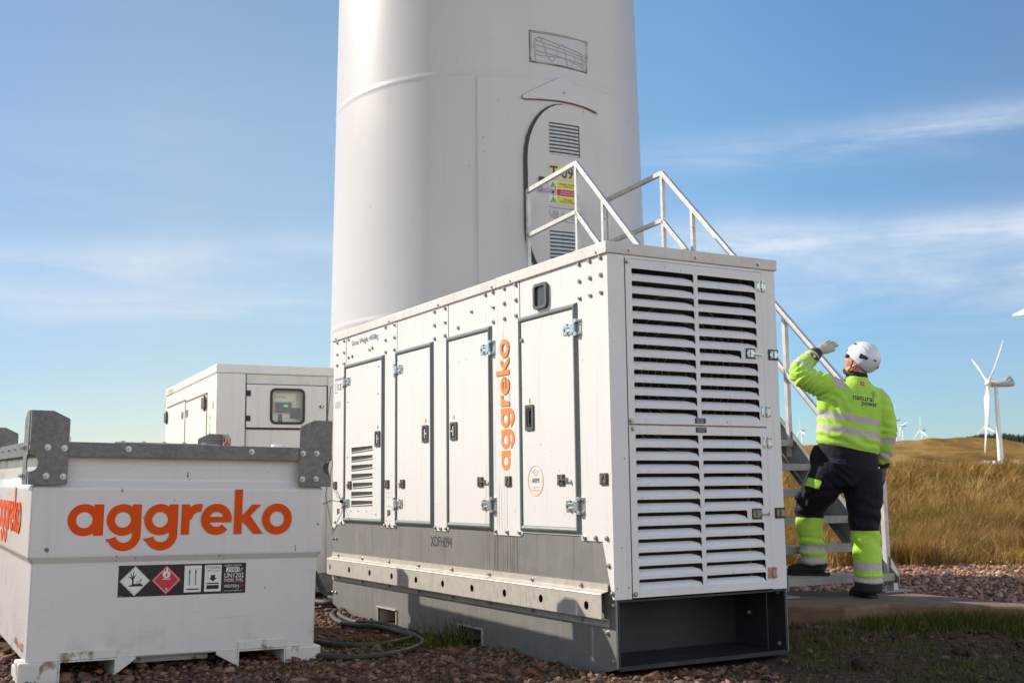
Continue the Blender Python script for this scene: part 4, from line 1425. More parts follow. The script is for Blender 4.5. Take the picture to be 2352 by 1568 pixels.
# signs on the door
TS = lambda u, v, w: tc_(u, v, w + .062)
d_ = [(.360, 4.366), (.560, 4.352), (.562, 4.552), (.362, 4.566)]
curved_plate('number_sign', [(.360, 4.370), (.550, 4.362), (.551, 4.554), (.361, 4.562)], [], M['cream_sign'], .066, .003, parent=door)
text_obj('sign_lettering', 'T 09', M['navy_txt'], TS, .365, 4.392, .146, .135, door, w0=.0055, bold=.02)
curved_plate('warning_sign', [(.357, 4.092), (.545, 4.088), (.548, 4.355), (.359, 4.362)], [], M['white_sign'], .066, .003, parent=door)
for z0, z1, mt, txt, tm in ((4.276, 4.346, 'yellow_sign', 'Danger of death\nkeep out', 'black'), (4.190, 4.264, 'red_sign', 'Authorised\npersons only', 'white_sign'), (4.102, 4.178, 'yellow_sign', 'Danger\nof Ice Throw', 'black')):
    curved_plate('sign_panel', rect(.406, .543, z0, z1), [], M[mt], .0675, .001, parent=door)
    text_obj('sign_lettering', txt, M[tm], TS, .4745, z0 + .012, .100, .048, door, w0=.0065, bold=.004, center=True)
    zc = (z0 + z1) / 2
    if mt == 'red_sign':
        curved_plate('prohibition_sign', circ(.383, zc, .019, 20, ry=.036), [circ(.383, zc, .0155, 20, ry=.029)], M['red_sign'], .0675, .001, parent=door)
        curved_plate('hand_symbol', [(.376, zc - .018), (.388, zc - .018), (.391, zc + .004), (.388, zc + .018), (.384, zc + .008), (.381, zc + .022), (.378, zc + .008), (.374, zc + .014)], [], M['black'], .0672, .001, parent=door)
    else:
        curved_plate('triangle_sign', [(.364, zc - .032), (.402, zc - .032), (.383, zc + .034)], [[(.3685, zc - .028), (.3975, zc - .028), (.383, zc + .025)]], M['black'], .0675, .001, parent=door)
        curved_plate('triangle_field', [(.3687, zc - .0278), (.3973, zc - .0278), (.383, zc + .0248)], [], M['yellow_sign'], .0672, .001, parent=door)
        curved_plate('warning_symbol', [(.381, zc - .020), (.386, zc - .020), (.384, zc + .012), (.379, zc + .006)], [], M['black'], .0678, .001, parent=door)
for path in ([(.362, 4.07), (.375, 4.055), (.45, 4.05), (.53, 4.045), (.535, 3.97), (.52, 3.91), (.47, 3.90), (.42, 3.93), (.37, 3.95), (.362, 4.02)],
             [(.375, 3.96), (.385, 4.02), (.395, 3.95), (.405, 4.02), (.41, 3.94)], [(.43, 3.92), (.44, 4.0), (.455, 3.94), (.47, 4.0), (.48, 3.93)], [(.50, 4.02), (.515, 4.0), (.51, 3.93), (.495, 3.95), (.50, 4.02)]):
    glue(path, .005, door)
mb = MB(); mb.cyl(TS(.305, 4.24, 0), TS(.305, 4.24, .05), .020, n=14)
mb.tube([TS(.305, 4.24, .045), TS(.325, 4.245, .06), TS(.35, 4.245, .062), TS(.385, 4.240, .060)], .010, 8)
mb.build('door_handle', M['chrome'], door, smooth=True)
mb = MB(); mb.obox(TS(.300, 4.362, .01), TS(.330, 4.362, .01), .03, .045); mb.build('lock_cover', M['black'], door)
# ================================================================== stairs
SY = .42
stair = empty('access_stairs', 'galvanised metal stairs with handrails climbing from the concrete slab to the tower door', 'stairs', (2.9151, 8.9807, -.0489), SY)
stair.scale = (1.05,) * 3
SW = .982
SLP = .92
mb = MB()


def bar(mb, x, y0, z0, y1, z1, w=.038, h=.045):
    mb.obox((x, y0, z0), (x, y1, z1), w, h)


def stringer(x0, name):
    p = [(-.085, .34), (-.02, .43), (.07, .505), (1.24, 1.565), (2.80, 3.00), (3.0, 3.045), (4.15, 3.045), (4.15, 2.86), (3.02, 2.86), (2.88, 2.76), (1.24, 1.27), (.70, .765), (.40, .485), (.10, .265), (-.085, .265)]
    b = MB(); b.plate([(u, v) for u, v in p], [], lambda u, v, w: (x0 + w, u, v), .008)
    # folded lower flange
    for (ya, za), (yb, zb) in (((.10, .265), (.40, .485)), ((.40, .485), (2.88, 2.76))):
        b.obox((x0 - .03, ya, za - .004), (x0 - .03, yb, zb - .004), .052, .006)
    o = b.build('stringer', M['galv_plate'], stair)
    return o


stringer(.010, 'r'); stringer(-SW - .002, 'l')
for k in range(13):
    z = .333 + .205 * k
    y = -.06 + (z - .33) / SLP
    b = MB()
    b.box(-SW + .012, -.012, y, y + .235, z - .012, z)
    b.box(-SW + .012, -.012, y - .004, y + .018, z - .052, z - .0005)
    b.box(-SW + .012, -.012, y + .215, y + .235, z - .05, z - .0125)
    for j in range(9): b.box(-SW + .014, -.014, y + .03 + j * .02, y + .036 + j * .02, z, z + .003)
    b.build('tread', M['tread'], stair, bevel=.0015)
b = MB(); b.box(-SW + .01, -.01, 2.83, 4.14, 2.985, 3.03); b.build('landing', M['tread'], stair)
for x, top in ((.0, 1), (-SW, 0)):
    b = MB()
    bar(b, x, -.005, 1.385, 3.0, 4.158); bar(b, x, 3.0, 4.158, 4.16, 4.158)
    b.obox((x, 3.0, 4.13), (x, 3.0, 4.178), .038, .04)
    b.build('handrail', M['galv_stair'], stair, bevel=.002)
    b = MB()
    bar(b, x, .02, .915, 3.02, 3.668, .036, .042); bar(b, x, 3.02, 3.668, 4.16, 3.668, .036, .042)
    b.build('mid_rail', M['galv_stair'], stair, bevel=.002)
    for y, z0, z1 in ((.03, .30, 1.40), (1.115, 1.22, 2.40), (2.47, 2.45, 3.65), (3.0, 2.9, 4.14), (4.14, 2.9, 4.14)):
        b = MB(); b.box(x - .018, x + .018, y - .022, y + .022, z0, z1)
        p = b.build('rail_post', M['galv_stair'], stair, bevel=.002)
        if y > 2.4 and y < 2.9:
            b = MB()
            for z in (3.02, 3.25, 3.48): b.cyl((x + .0, y - .022, z), (x, y - .034, z), .012, n=6)
            b.build_each('post_bolt', M['bolt'], p)
for x in (.02, -SW - .02):
    b = MB(); b.box(x - .02, x + .02, -.03, .03, .205, .30); b.build('foot_post', M['galv_stair'], stair)
    b = MB(); b.box(x - .14, x + .12, -.07, .09, .2005, .210); b.build('foot_plate', M['galv_plate'], stair)
for x in (-.03, -SW + .03):
    b = MB(); b.box(x - .02, x + .02, 4.0, 4.04, -.3, 2.985); b.box(x - .02, x + .02, 2.96, 3.0, -.3, 2.985); b.build('support_leg', M['galv_plate'], stair)

# ================================================================== concrete slab
top = [(1.63, 8.87), (2.26, 9.16), (3.05, 8.78), (3.48, 8.00), (4.62, 7.04), (6.83, 5.88), (6.72, 5.51), (4.31, 6.67), (3.41, 7.79), (3.10, 7.88), (2.58, 8.04), (2.22, 7.82), (1.10, 8.40)]
mb = MB()
mb.plate([(x, y) for x, y in top], [], lambda u, v, w: (u, v, .161 + w), .62)
slab = mb.build('concrete_slab', M['concrete'], None, bevel=.018)
tag(slab, kind='structure')

# ================================================================== distant turbines
M['blade'] = M['turbine_white']


def make_turbine(label, d, hubpx, L, hubh, az, ph, group='wind turbines on the moor'):
    """hubpx in 2352-wide picture pixels; only used once here to find where it stands on the moor"""
    u2 = (hubpx[0] - 1176) / FPX; v2 = -(hubpx[1] - 784) / FPX
    ray = fwd + right * u2 + up * v2
    P = Vector((0, 0, CAMH)) + ray * (d / ray.y)
    t = empty('wind_turbine', label, 'wind turbine', (P.x, P.y, P.z - hubh), 0, group)
    b = MB()
    prof = [(0, .034), (.05, .033), (1.0, .019)]
    vs = []; n = 24
    for f, r in prof:
        vs += [(r * hubh * 1.0 * math.cos(2 * math.pi * i / n), r * hubh * math.sin(2 * math.pi * i / n), f * hubh - .8) for i in range(n)]
    vs += [(prof[-1][1] * hubh * math.cos(0) * 0, 0, hubh - .7)]
    fs = [(k * n + i, k * n + (i + 1) % n, (k + 1) * n + (i + 1) % n, (k + 1) * n + i) for k in range(2) for i in range(n)]
    fs += [(2 * n + i, 2 * n + (i + 1) % n, 3 * n) for i in range(n)]
    b.add(vs, fs); b.build('tower', M['turbine_white'], t, smooth=True)
    ax = Vector((-math.cos(az), -math.sin(az), 0))            # rotor looks this way
    sd = Vector((0, 0, 1)).cross(ax)
    zz = Vector((0, 0, 1)) * math.cos(R(5)) - ax * math.sin(R(5))
    s = L / 40
    b = MB()
    b.tube([Vector((0, 0, hubh)) + ax * 3.0 * s, Vector((0, 0, hubh)) + ax * 2.5 * s, Vector((0, 0, hubh)) - ax * 6 * s, Vector((0, 0, hubh)) - ax * 9.5 * s, Vector((0, 0, hubh)) - ax * 10.3 * s], [1.1 * s, 1.9 * s, 2.0 * s, 1.8 * s, .7 * s], 12)
    b.tube([Vector((0, 0, hubh + 1.8 * s)) - ax * 5 * s, Vector((0, 0, hubh + 3.8 * s)) - ax * 7.8 * s, Vector((0, 0, hubh + 1.5 * s)) - ax * 9.6 * s], [.8 * s, .9 * s, .6 * s], 8)
    b.build('nacelle', M['turbine_grey'], t, smooth=True)
    hc = Vector((0, 0, hubh)) + ax * 4.2 * s
    b = MB(); b.tube([hc - ax * 1.5 * s, hc, hc + ax * 1.2 * s, hc + ax * 1.9 * s], [1.5 * s, 1.6 * s, 1.1 * s, .2 * s], 12)
    hub = b.build('hub', M['turbine_white'], t, smooth=True)
    for k in range(3):
        a = ph + k * 2 * math.pi / 3
        rd = sd * math.sin(a) + zz * math.cos(a)
        tg = rd.cross(ax)
        b = MB(); vs = []
        secs = [(0, 1.5, 1.5, 0), (.05, 1.5, 1.4, 0), (.2, 3.2, .75, .5), (.45, 2.3, .45, .35), (.75, 1.4, .25, .2), (.97, .6, .12, .1), (1.0, .15, .05, .1)]
        m_ = 10
        for f, ch, tk_, tw in secs:
            c0 = hc + rd * f * L + ax * (.8 * f * f * 1.6 * s)
            e1 = tg * math.cos(tw) + ax * math.sin(tw); e2 = ax * math.cos(tw) - tg * math.sin(tw)
            for i in range(m_):
                q = 2 * math.pi * i / m_
                vs.append(c0 + e1 * (math.cos(q) * ch * s * .78 + (ch - 1.5) * .25 * s) + e2 * math.sin(q) * tk_ * s * .6)
        fs = [(k_ * m_ + i, k_ * m_ + (i + 1) % m_, (k_ + 1) * m_ + (i + 1) % m_, (k_ + 1) * m_ + i) for k_ in range(len(secs) - 1) for i in range(m_)]
        b.add(vs, fs); b.build('blade', M['blade'], hub, smooth=True)
    return t


AZ = R(-8)
make_turbine('large wind turbine standing nearest on the moor, right of the worker', 652, (2287, 881), 40, 52, AZ, R(178))
make_turbine('wind turbine mostly outside the right edge, only a blade tip showing', 450, (2424, 708), 40, 68, AZ, R(-85))
make_turbine('far wind turbine seen between the stair stringer and the worker', 3000, (1841, 989), 38, 62, R(12), R(-12))
make_turbine('far wind turbine hidden behind the worker except one blade left of the jacket', 3000, (1890, 984), 38, 62, R(14), R(94))
make_turbine('far wind turbine with its tower against the worker\'s right sleeve', 2600, (2058, 965), 39, 62, R(4), R(8))
make_turbine('far wind turbine second from the worker\'s sleeve, with one blade up to the right', 3100, (2073, 977.5), 38, 62, R(8), R(-42))
make_turbine('far wind turbine standing alone above the bare hill crest', 2950, (2117.4, 988.3), 40, 62, R(12), R(-4))
make_turbine('far wind turbine rising over the dark forest behind the large turbine', 3300, (2267, 979.6), 38, 62, R(22), R(-2))

# ================================================================== ground sheet


def sstep(a, b, x):
    t = np.clip((x - a) / (b - a), 0, 1)
    return t * t * (3 - 2 * t)


def vnoise(x, y, s, seed=0):
    """smooth value noise, numpy"""
    x = x / s + seed * 17.13; y = y / s + seed * 5.77
    xi = np.floor(x).astype(np.int64); yi = np.floor(y).astype(np.int64)
    fx = x - xi; fy = y - yi
    fx = fx * fx * (3 - 2 * fx); fy = fy * fy * (3 - 2 * fy)

    def h(a, b):
        n_ = (a * 374761393 + b * 668265263 + seed * 1442695) & 0xffffffff
        n_ = ((n_ ^ (n_ >> 13)) * 1274126177) & 0xffffffff
        return ((n_ ^ (n_ >> 16)) & 0xffff) / 65535.0
    return (h(xi, yi) * (1 - fx) + h(xi + 1, yi) * fx) * (1 - fy) + (h(xi, yi + 1) * (1 - fx) + h(xi + 1, yi + 1) * fx) * fy


AZT = np.array([-9, .0, .2, .2545, .30, .339, .389, .409, .432, .451, .6, 1.2, 9])
AZS = np.array([.020, .024, .0310, .0322, .0345, .0358, .0364, .0350, .0325, .0302, .027, .024, .02])


def height(x, y):
    x = np.asarray(x, dtype=float); y = np.asarray(y, dtype=float)
    r = np.hypot(x, y)
    z = np.zeros_like(r)
    # lower gravel beyond the slab
    back = sstep(8.1, 9.5, y + .35 * (x - 2.2)) * sstep(1.2, 2.2, x)
    z -= .20 * back
    # grassy bank in front of the slab
    bank = np.exp(-(((x - 3.0) / .85) ** 2 + ((y - 7.30) / .60) ** 2))
    z += .10 * bank * (1 - back)
    z += .06 * np.exp(-(((x - 2.3) / 1.0) ** 2 + ((y - 7.6) / .8) ** 2)) * (1 - back)
    z += (vnoise(x, y, 1.1, 1) - .5) * .035 * sstep(.5, 2.5, r) * (1 - sstep(12, 16, r))
    # moor rising away
    z += (1.50 + .35) * sstep(16, 66, r) - .0
    z += (vnoise(x, y, 5.0, 2) - .5) * .30 * sstep(18, 30, r)
    # falls into a shallow valley, then the hill
    val = sstep(70, 300, r)
    z = z * (1 - val) + (-1.0 + 8.8 * sstep(300, 600, r) + (vnoise(x, y, 60, 3) - .5) * 4 * sstep(200, 400, r)) * val
    az = np.where(y > 1, x / np.maximum(y, 1), np.sign(x) * 9)
    crest = np.interp(az, AZT, AZS) * 1150
    hill = sstep(560, 1150, r) ** 1.0
    zh = (crest - 8.5) * hill
    zh += ((vnoise(x, y, 45, 4) - .5) * 6 + (vnoise(x, y * .6, 14, 5) - .5) * 2.4) * sstep(620, 800, r) * (1 - sstep(1050, 1150, r))
    z = z + zh
    far = sstep(1180, 1500, r)
    z = z - far * 14
    z = z - sstep(2200, 6000, r) * 60
    return z


rs = np.concatenate([np.linspace(.3, 20, 100), np.geomspace(20.4, 600, 90), np.linspace(606, 1200, 130), np.geomspace(1215, 12000, 40)])
ths = np.concatenate([np.linspace(-math.pi, -.2, 40)[:-1], np.linspace(-.2, .16, 40)[:-1], np.linspace(.16, .62, 200)[:-1], np.linspace(.62, math.pi, 40)])
RR, TT = np.meshgrid(rs, ths, indexing='ij')
GX = RR * np.sin(TT); GY = RR * np.cos(TT)
GZ = height(GX, GY)
V = np.stack([GX, GY, GZ], -1).reshape(-1, 3)
nr, nt = len(rs), len(ths)
ii, jj = np.meshgrid(np.arange(nr - 1), np.arange(nt - 1), indexing='ij')
a = (ii * nt + jj).ravel(); b_ = a + 1; c__ = a + nt + 1; d__ = a + nt
F = np.stack([a, d__, c__, b_], 1)
# centre fan
V = np.vstack([V, [[0, 0, float(height(0., 0.))]]])
ctr = len(V) - 1
fan = np.stack([np.full(nt - 1, ctr), np.arange(nt - 1), np.arange(1, nt)], 1)
idx = np.concatenate([F.ravel(), fan.ravel()])
sizes = np.concatenate([np.full(len(F), 4), np.full(len(fan), 3)])
gm = bpy.data.materials.new('ground'); gm.use_nodes = True
t = gm.node_tree; p = t.nodes['Principled BSDF']; p.inputs['Roughness'].default_value = .95; p.inputs['Specular IOR Level'].default_value = .15
geo = nd(t, 'ShaderNodeNewGeometry')
# gravel colour
n = nd(t, 'ShaderNodeTexNoise', i_Scale=22, i_Detail=8, i_Roughness=.7); ln(t, geo.outputs['Position'], n.inputs['Vector'])
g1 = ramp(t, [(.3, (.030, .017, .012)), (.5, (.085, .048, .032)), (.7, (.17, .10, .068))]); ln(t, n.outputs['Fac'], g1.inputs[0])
# moor grass colour
sc_ = nd(t, 'ShaderNodeMapping'); sc_.inputs['Scale'].default_value = (1, .45, 1); ln(t, geo.outputs['Position'], sc_.inputs[0])
nA = nd(t, 'ShaderNodeTexNoise', i_Scale=.028, i_Detail=12, i_Roughness=.72); ln(t, sc_.outputs[0], nA.inputs['Vector'])
g2 = ramp(t, [(.32, (.075, .040, .011)), (.42, (.16, .088, .022)), (.50, (.24, .138, .034)), (.58, (.32, .20, .062)), (.68, (.15, .11, .027))]); ln(t, nA.outputs['Fac'], g2.inputs[0])
sepp = nd(t, 'ShaderNodeVectorMath', operation='LENGTH'); ln(t, geo.outputs['Position'], sepp.inputs[0])
mr = nd(t, 'ShaderNodeMapRange', i_1=15.5, i_2=18.5); ln(t, sepp.outputs['Value'], mr.inputs[0])
mx = nd(t, 'ShaderNodeMixRGB'); ln(t, mr.outputs[0], mx.inputs[0]); ln(t, g1.outputs[0], mx.inputs[1]); ln(t, g2.outputs[0], mx.inputs[2])
ln(t, mx.outputs[0], p.inputs['Base Color'])
nb = nd(t, 'ShaderNodeTexNoise', i_Scale=.35, i_Detail=8, i_Roughness=.7); ln(t, geo.outputs['Position'], nb.inputs['Vector'])
bp_ = nd(t, 'ShaderNodeBump', i_Strength=.8, i_Distance=1.2)
mul = nd(t, 'ShaderNodeMath', operation='MULTIPLY'); ln(t, nb.outputs['Fac'], mul.inputs[0]); ln(t, mr.outputs[0], mul.inputs[1])
nb2 = nd(t, 'ShaderNodeTexNoise', i_Scale=30, i_Detail=6); ln(t, geo.outputs['Position'], nb2.inputs['Vector'])
mul2 = nd(t, 'ShaderNodeMath', operation='MULTIPLY', i_1=.02); ln(t, nb2.outputs['Fac'], mul2.inputs[0])
ad = nd(t, 'ShaderNodeMath', operation='ADD'); ln(t, mul.outputs[0], ad.inputs[0]); ln(t, mul2.outputs[0], ad.inputs[1])
ln(t, ad.outputs[0], bp_.inputs['Height']); ln(t, bp_.outputs[0], p.inputs['Normal'])
ground = np_mesh('ground', V, idx, sizes, gm, smooth=True)
tag(ground, kind='structure')


def hz(x, y): return float(height(np.array([x]), np.array([y]))[0])


# ------------------------------------------------------------------ vehicles far off at the turbine foot
def far_van(px, d, az, label):
    x = (px - 1176) / FPX * d * 1.005
    z0 = hz(x, d)
    v_ = empty('parked_van', label, 'van', (x, d, z0), az, 'vans parked at the turbine foot')
    b = MB()
    prof_ = [(-2.6, .45), (2.5, .45), (2.6, 1.05), (1.75, 1.25), (1.15, 2.15), (-2.5, 2.25), (-2.65, 1.9)]
    b.plate(prof_, [], lambda u, v, w: (u, w, v), 1.9, w0=.95)
    b.build('body', M['turbine_white'], v_, bevel=.06)
    b = MB()
    b.plate([(1.22, 1.30), (1.68, 1.30), (1.12, 2.0), (.5, 2.0), (.5, 1.30)], [], lambda u, v, w: (u, w, v), 1.94, w0=.97)
    b.build('window', M['black'], v_)
    for wx in (-1.7, 1.6):
        for wy in (-.85, .85):
            b = MB(); b.cyl((wx, wy - .12, .35), (wx, wy + .12, .35), .35, n=14); b.build('wheel', M['black'], v_)


far_van(2256, 636, .1, 'tiny white van, leftmost of those parked left of the large turbine foot')
far_van(2276, 640, .25, 'tiny white van parked nearest the left side of the large turbine foot')
far_van(2322, 645, -.2, 'tiny white van parked just right of the large turbine foot')

# ================================================================== gravel
def stone_variants(k=22):
    out = []
    for i in range(k):
        bm = bmesh.new()
        for _ in range(random.randint(7, 10)):
            v = Vector((random.gauss(0, 1), random.gauss(0, 1), random.gauss(0, 1))).normalized()
            v = Vector((v.x * 1.05, v.y * random.uniform(.6, 1), v.z * random.uniform(.35, .7))) * random.uniform(.8, 1.15)
            bm.verts.new(v)
        bmesh.ops.convex_hull(bm, input=bm.verts)
        loose = [v for v in bm.verts if not v.link_faces]
        bmesh.ops.delete(bm, geom=loose, context='VERTS')
        bm.verts.index_update()
        out.append((np.array([v.co[:] for v in bm.verts]), np.array([[v.index for v in f.verts] for f in bm.faces])))
        bm.free()
    return out


SV = stone_variants()
ca, sa = math.cos(GYAW), math.sin(GYAW)


def in_gen(x, y, m=0.0):
    dx, dy = x - GO.x, y - GO.y
    u = dx * ca + dy * sa; v = -dx * sa + dy * ca
    return (u > -.01 + m) & (u < GW - m) & (v > -.01 + m) & (v < GL - m)


def in_slab(x, y):
    c = np.zeros(len(x), dtype=bool); P_ = top
    j = len(P_) - 1
    for i in range(len(P_)):
        xi, yi = P_[i]; xj, yj = P_[j]
        hit = ((yi > y) != (yj > y)) & (x < (xj - xi) * (y - yi) / (yj - yi + 1e-12) + xi)
        c ^= hit; j = i
    return c


def scatter_poly(n_, d0, d1, a0, a1, power=1.0):
    """points by distance and azimuth tangent, area uniform when power=2"""
    u = rng.random(n_)
    y = (d0 ** power + (d1 ** power - d0 ** power) * u) ** (1 / power)
    x = y * (a0 + (a1 - a0) * rng.random(n_))
    return x, y


xs = []; ys = []; ss = []
for n_, d0, d1, a0, a1, s0 in ((14000, 4.6, 7.2, -.50, .50, .0165), (11000, 7.2, 10.5, -.35, .62, .018), (17000, 10.5, 18.5, .18, .60, .025), (2500, 10.5, 16, -.3, .18, .03), (5000, 4.6, 16, -1.0, -.35, .03), (3500, 4.6, 16, .55, 1.0, .03)):
    x, y = scatter_poly(n_, d0, d1, a0, a1, 2)
    s = s0 * np.exp(rng.normal(0, .45, n_))
    # fewer stones in the shaded grassy corner
    keep = ~(in_gen(x, y) | in_slab(x, y))
    grassy = (x > 1.35) & (y < 8.3) & (rng.random(n_) < .80)
    keep &= ~grassy
    xs.append(x[keep]); ys.append(y[keep]); ss.append(s[keep])
xs = np.concatenate(xs); ys = np.concatenate(ys); ss = np.clip(np.concatenate(ss), .008, .065)
zs = height(xs, ys)
pal = np.array([(.30, .150, .100), (.37, .205, .145), (.23, .120, .085), (.42, .26, .185), (.20, .145, .125), (.32, .18, .125), (.17, .095, .075), (.34, .23, .17)])
VV = []; II = []; SZ = []; CC = []; off = 0
vi = rng.integers(0, len(SV), len(xs))
for k, (vk, fk) in enumerate(SV):
    m_ = np.where(vi == k)[0]
    if not len(m_): continue
    n_ = len(m_)
    a = rng.random(n_) * 2 * math.pi; tl_ = rng.normal(0, .28, n_); tm_ = rng.normal(0, .28, n_)
    ca_, sa_ = np.cos(a), np.sin(a)
    v = vk[None] * ss[m_][:, None, None]
    x = v[..., 0]; y = v[..., 1]; z = v[..., 2]
    z2 = z * np.cos(tl_)[:, None] + x * np.sin(tl_)[:, None]; x2 = x * np.cos(tl_)[:, None] - z * np.sin(tl_)[:, None]
    z3 = z2 * np.cos(tm_)[:, None] + y * np.sin(tm_)[:, None]; y3 = y * np.cos(tm_)[:, None] - z2 * np.sin(tm_)[:, None]
    X = x2 * ca_[:, None] - y3 * sa_[:, None] + xs[m_][:, None]
    Y = x2 * sa_[:, None] + y3 * ca_[:, None] + ys[m_][:, None]
    Z = z3 + zs[m_][:, None] + (ss[m_] * rng.uniform(-.15, .45, n_))[:, None]
    VV.append(np.stack([X, Y, Z], -1).reshape(-1, 3))
    nv = len(vk)
    base = off + np.arange(n_)[:, None, None] * nv + fk[None]
    II.append(base.ravel()); SZ.append(np.full(n_ * len(fk), 3))
    col = pal[rng.integers(0, len(pal), n_)] * rng.uniform(.60, 1.15, (n_, 1)) * np.where(ys[m_] > 9.6, 1.5, .74)[:, None]  # far strip brightened, near ground darkened: sunlit and shaded tone put into colour
    right_near = (xs[m_] > 1.35) & (ys[m_] < 8.6)  # stones in the right foreground get a darker tone
    col = np.where(right_near[:, None], col * np.array([.62, .66, .62]), col)
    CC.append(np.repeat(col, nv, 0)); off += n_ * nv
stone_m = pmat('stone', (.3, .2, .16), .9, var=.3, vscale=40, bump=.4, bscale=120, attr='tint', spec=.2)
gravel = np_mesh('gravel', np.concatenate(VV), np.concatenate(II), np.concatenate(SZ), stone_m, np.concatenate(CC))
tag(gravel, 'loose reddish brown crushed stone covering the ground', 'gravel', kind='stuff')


# ================================================================== grass
def blades(name, x, y, z, h, w, lean, colors, mat, segs=3):
    """tapered bent blades; lean (n,2) horizontal tip offset"""
    n_ = len(x)
    ang = rng.random(n_) * math.pi
    wx = np.cos(ang) * w * .5; wy = np.sin(ang) * w * .5
    rows = []
    for k in range(segs):
        f = k / segs
        cx = x + lean[:, 0] * f ** 1.8; cy = y + lean[:, 1] * f ** 1.8; cz = z + h * (f - .25 * f * f * np.hypot(lean[:, 0], lean[:, 1]) / h)
        ww = 1 - f * .75
        rows.append(np.stack([cx - wx * ww, cy - wy * ww, cz], -1)); rows.append(np.stack([cx + wx * ww, cy + wy * ww, cz], -1))
    rows.append(np.stack([x + lean[:, 0], y + lean[:, 1], z + h * (1 - .25 * np.hypot(lean[:, 0], lean[:, 1]) / h)], -1))
    V_ = np.stack(rows, 1)
    nv = V_.shape[1]
    pat = []
    sz = []
    for k in range(segs - 1):
        pat += [2 * k, 2 * k + 1, 2 * k + 3, 2 * k + 2]; sz.append(4)
    pat += [2 * segs - 2, 2 * segs - 1, 2 * segs]; sz.append(3)
    I_ = (np.arange(n_)[:, None] * nv + np.array(pat)[None]).ravel()
    c_ = np.repeat(colors, nv, 0)
    return np_mesh(name, V_.reshape(-1, 3), I_, np.tile(sz, n_), mat, c_)


gm2 = pmat('grass_blade', (.3, .2, .08), .75, attr='tint', spec=.2)
tt = gm2.node_tree; pp_ = tt.nodes['Principled BSDF']
tr = nd(tt, 'ShaderNodeBsdfTranslucent'); at_ = [q for q in tt.nodes if q.bl_idname == 'ShaderNodeAttribute'][0]
ln(tt, at_.outputs['Color'], tr.inputs['Color'])
ms = nd(tt, 'ShaderNodeMixShader', i_0=.3); outn = [q for q in tt.nodes if q.bl_idname == 'ShaderNodeOutputMaterial'][0]
ln(tt, pp_.outputs[0], ms.inputs[1]); ln(tt, tr.outputs[0], ms.inputs[2]); ln(tt, ms.outputs[0], outn.inputs[0])

# moor grass: tufts
NX = []
gpal = np.array([(.42, .245, .068), (.35, .190, .052), (.25, .130, .040), (.60, .40, .155), (.29, .215, .045), (.20, .17, .036), (.46, .265, .080), (.37, .210, .060)])
for n_t, d0, d1, a0, a1, nb_, hh, ww in ((1500, 17, 34, -.75, .14, 18, .60, .022), (2600, 16.6, 24, .14, .66, 40, .62, .011), (2600, 24, 38, .14, .66, 26, .62, .020), (2600, 38, 72, .14, .66, 16, .66, .040)):
    tx, tyy = scatter_poly(n_t, d0, d1, a0, a1, 1.5)
    edge = 16.5 + 1.9 * vnoise(tx, tyy, .8, 11)
    kp = (np.hypot(tx, tyy) > edge) & ((vnoise(tx, tyy, .8, 31) > .33) | (rng.random(len(tx)) < .25))
    tx, tyy = tx[kp], tyy[kp]; n_t = len(tx)
    patch = vnoise(tx, tyy, 2.3, 8)
    ci = np.where(patch > .86, rng.integers(4, 6, n_t), rng.integers(0, 8, n_t))
    ci = np.where(patch < .38, rng.integers(1, 4, n_t), ci)
    tcx = np.repeat(tx, nb_); tcy = np.repeat(tyy, nb_)
    tlx = np.repeat(rng.normal(0.10, .20, n_t), nb_); tly = np.repeat(rng.normal(0, .12, n_t), nb_)
    N_ = len(tcx)
    sc2 = np.repeat(.30 + 1.35 * vnoise(tx, tyy, 1.0, 9) ** 1.3 * rng.uniform(.7, 1.2, n_t), nb_)
    hgt = hh * sc2 * rng.uniform(.40, 1.15, N_)
    gx_ = tcx + rng.normal(0, .09, N_) * (1 + .01 * d0); gy_ = tcy + rng.normal(0, .09, N_)
    le = np.stack([tlx + rng.normal(.05, .20, N_), tly + rng.normal(0, .20, N_)], 1) * (hgt / .6)[:, None]
    tuft_v = np.repeat(.62 + .6 * vnoise(tx, tyy, .7, 21), nb_)[:, None]
    cl = gpal[np.repeat(ci, nb_)] * rng.uniform(.55, 1.25, (N_, 1)) * tuft_v
    NX.append((gx_, gy_, height(gx_, gy_) - .02, hgt, ww * rng.uniform(.6, 1.3, N_), le, cl))
cat_ = [np.concatenate([q[i] for q in NX]) for i in range(7)]
mg = blades('moor_grass', *cat_, gm2)
tag(mg, 'tall straw coloured moor grass beyond the gravel, with olive patches', 'moor grass', kind='stuff')

# short green grass among the stones
gx_, gy_, gh, gc = [], [], [], []
green = np.array([(.07, .10, .016), (.14, .15, .022), (.21, .19, .035), (.06, .075, .014), (.24, .18, .065)])


def patch(cx, cy, rx, ry, n_, h0, cidx=None):
    a = rng.normal(0, 1, (n_, 2))
    x = cx + a[:, 0] * rx * .5; y = cy + a[:, 1] * ry * .5
    gx_.append(x); gy_.append(y); gh.append(h0 * rng.uniform(.4, 1.2, n_))
    c = green[rng.integers(0, 5, n_) if cidx is None else rng.choice(cidx, n_)]
    gc.append(c * rng.uniform(.45, 1.0, (n_, 1)))


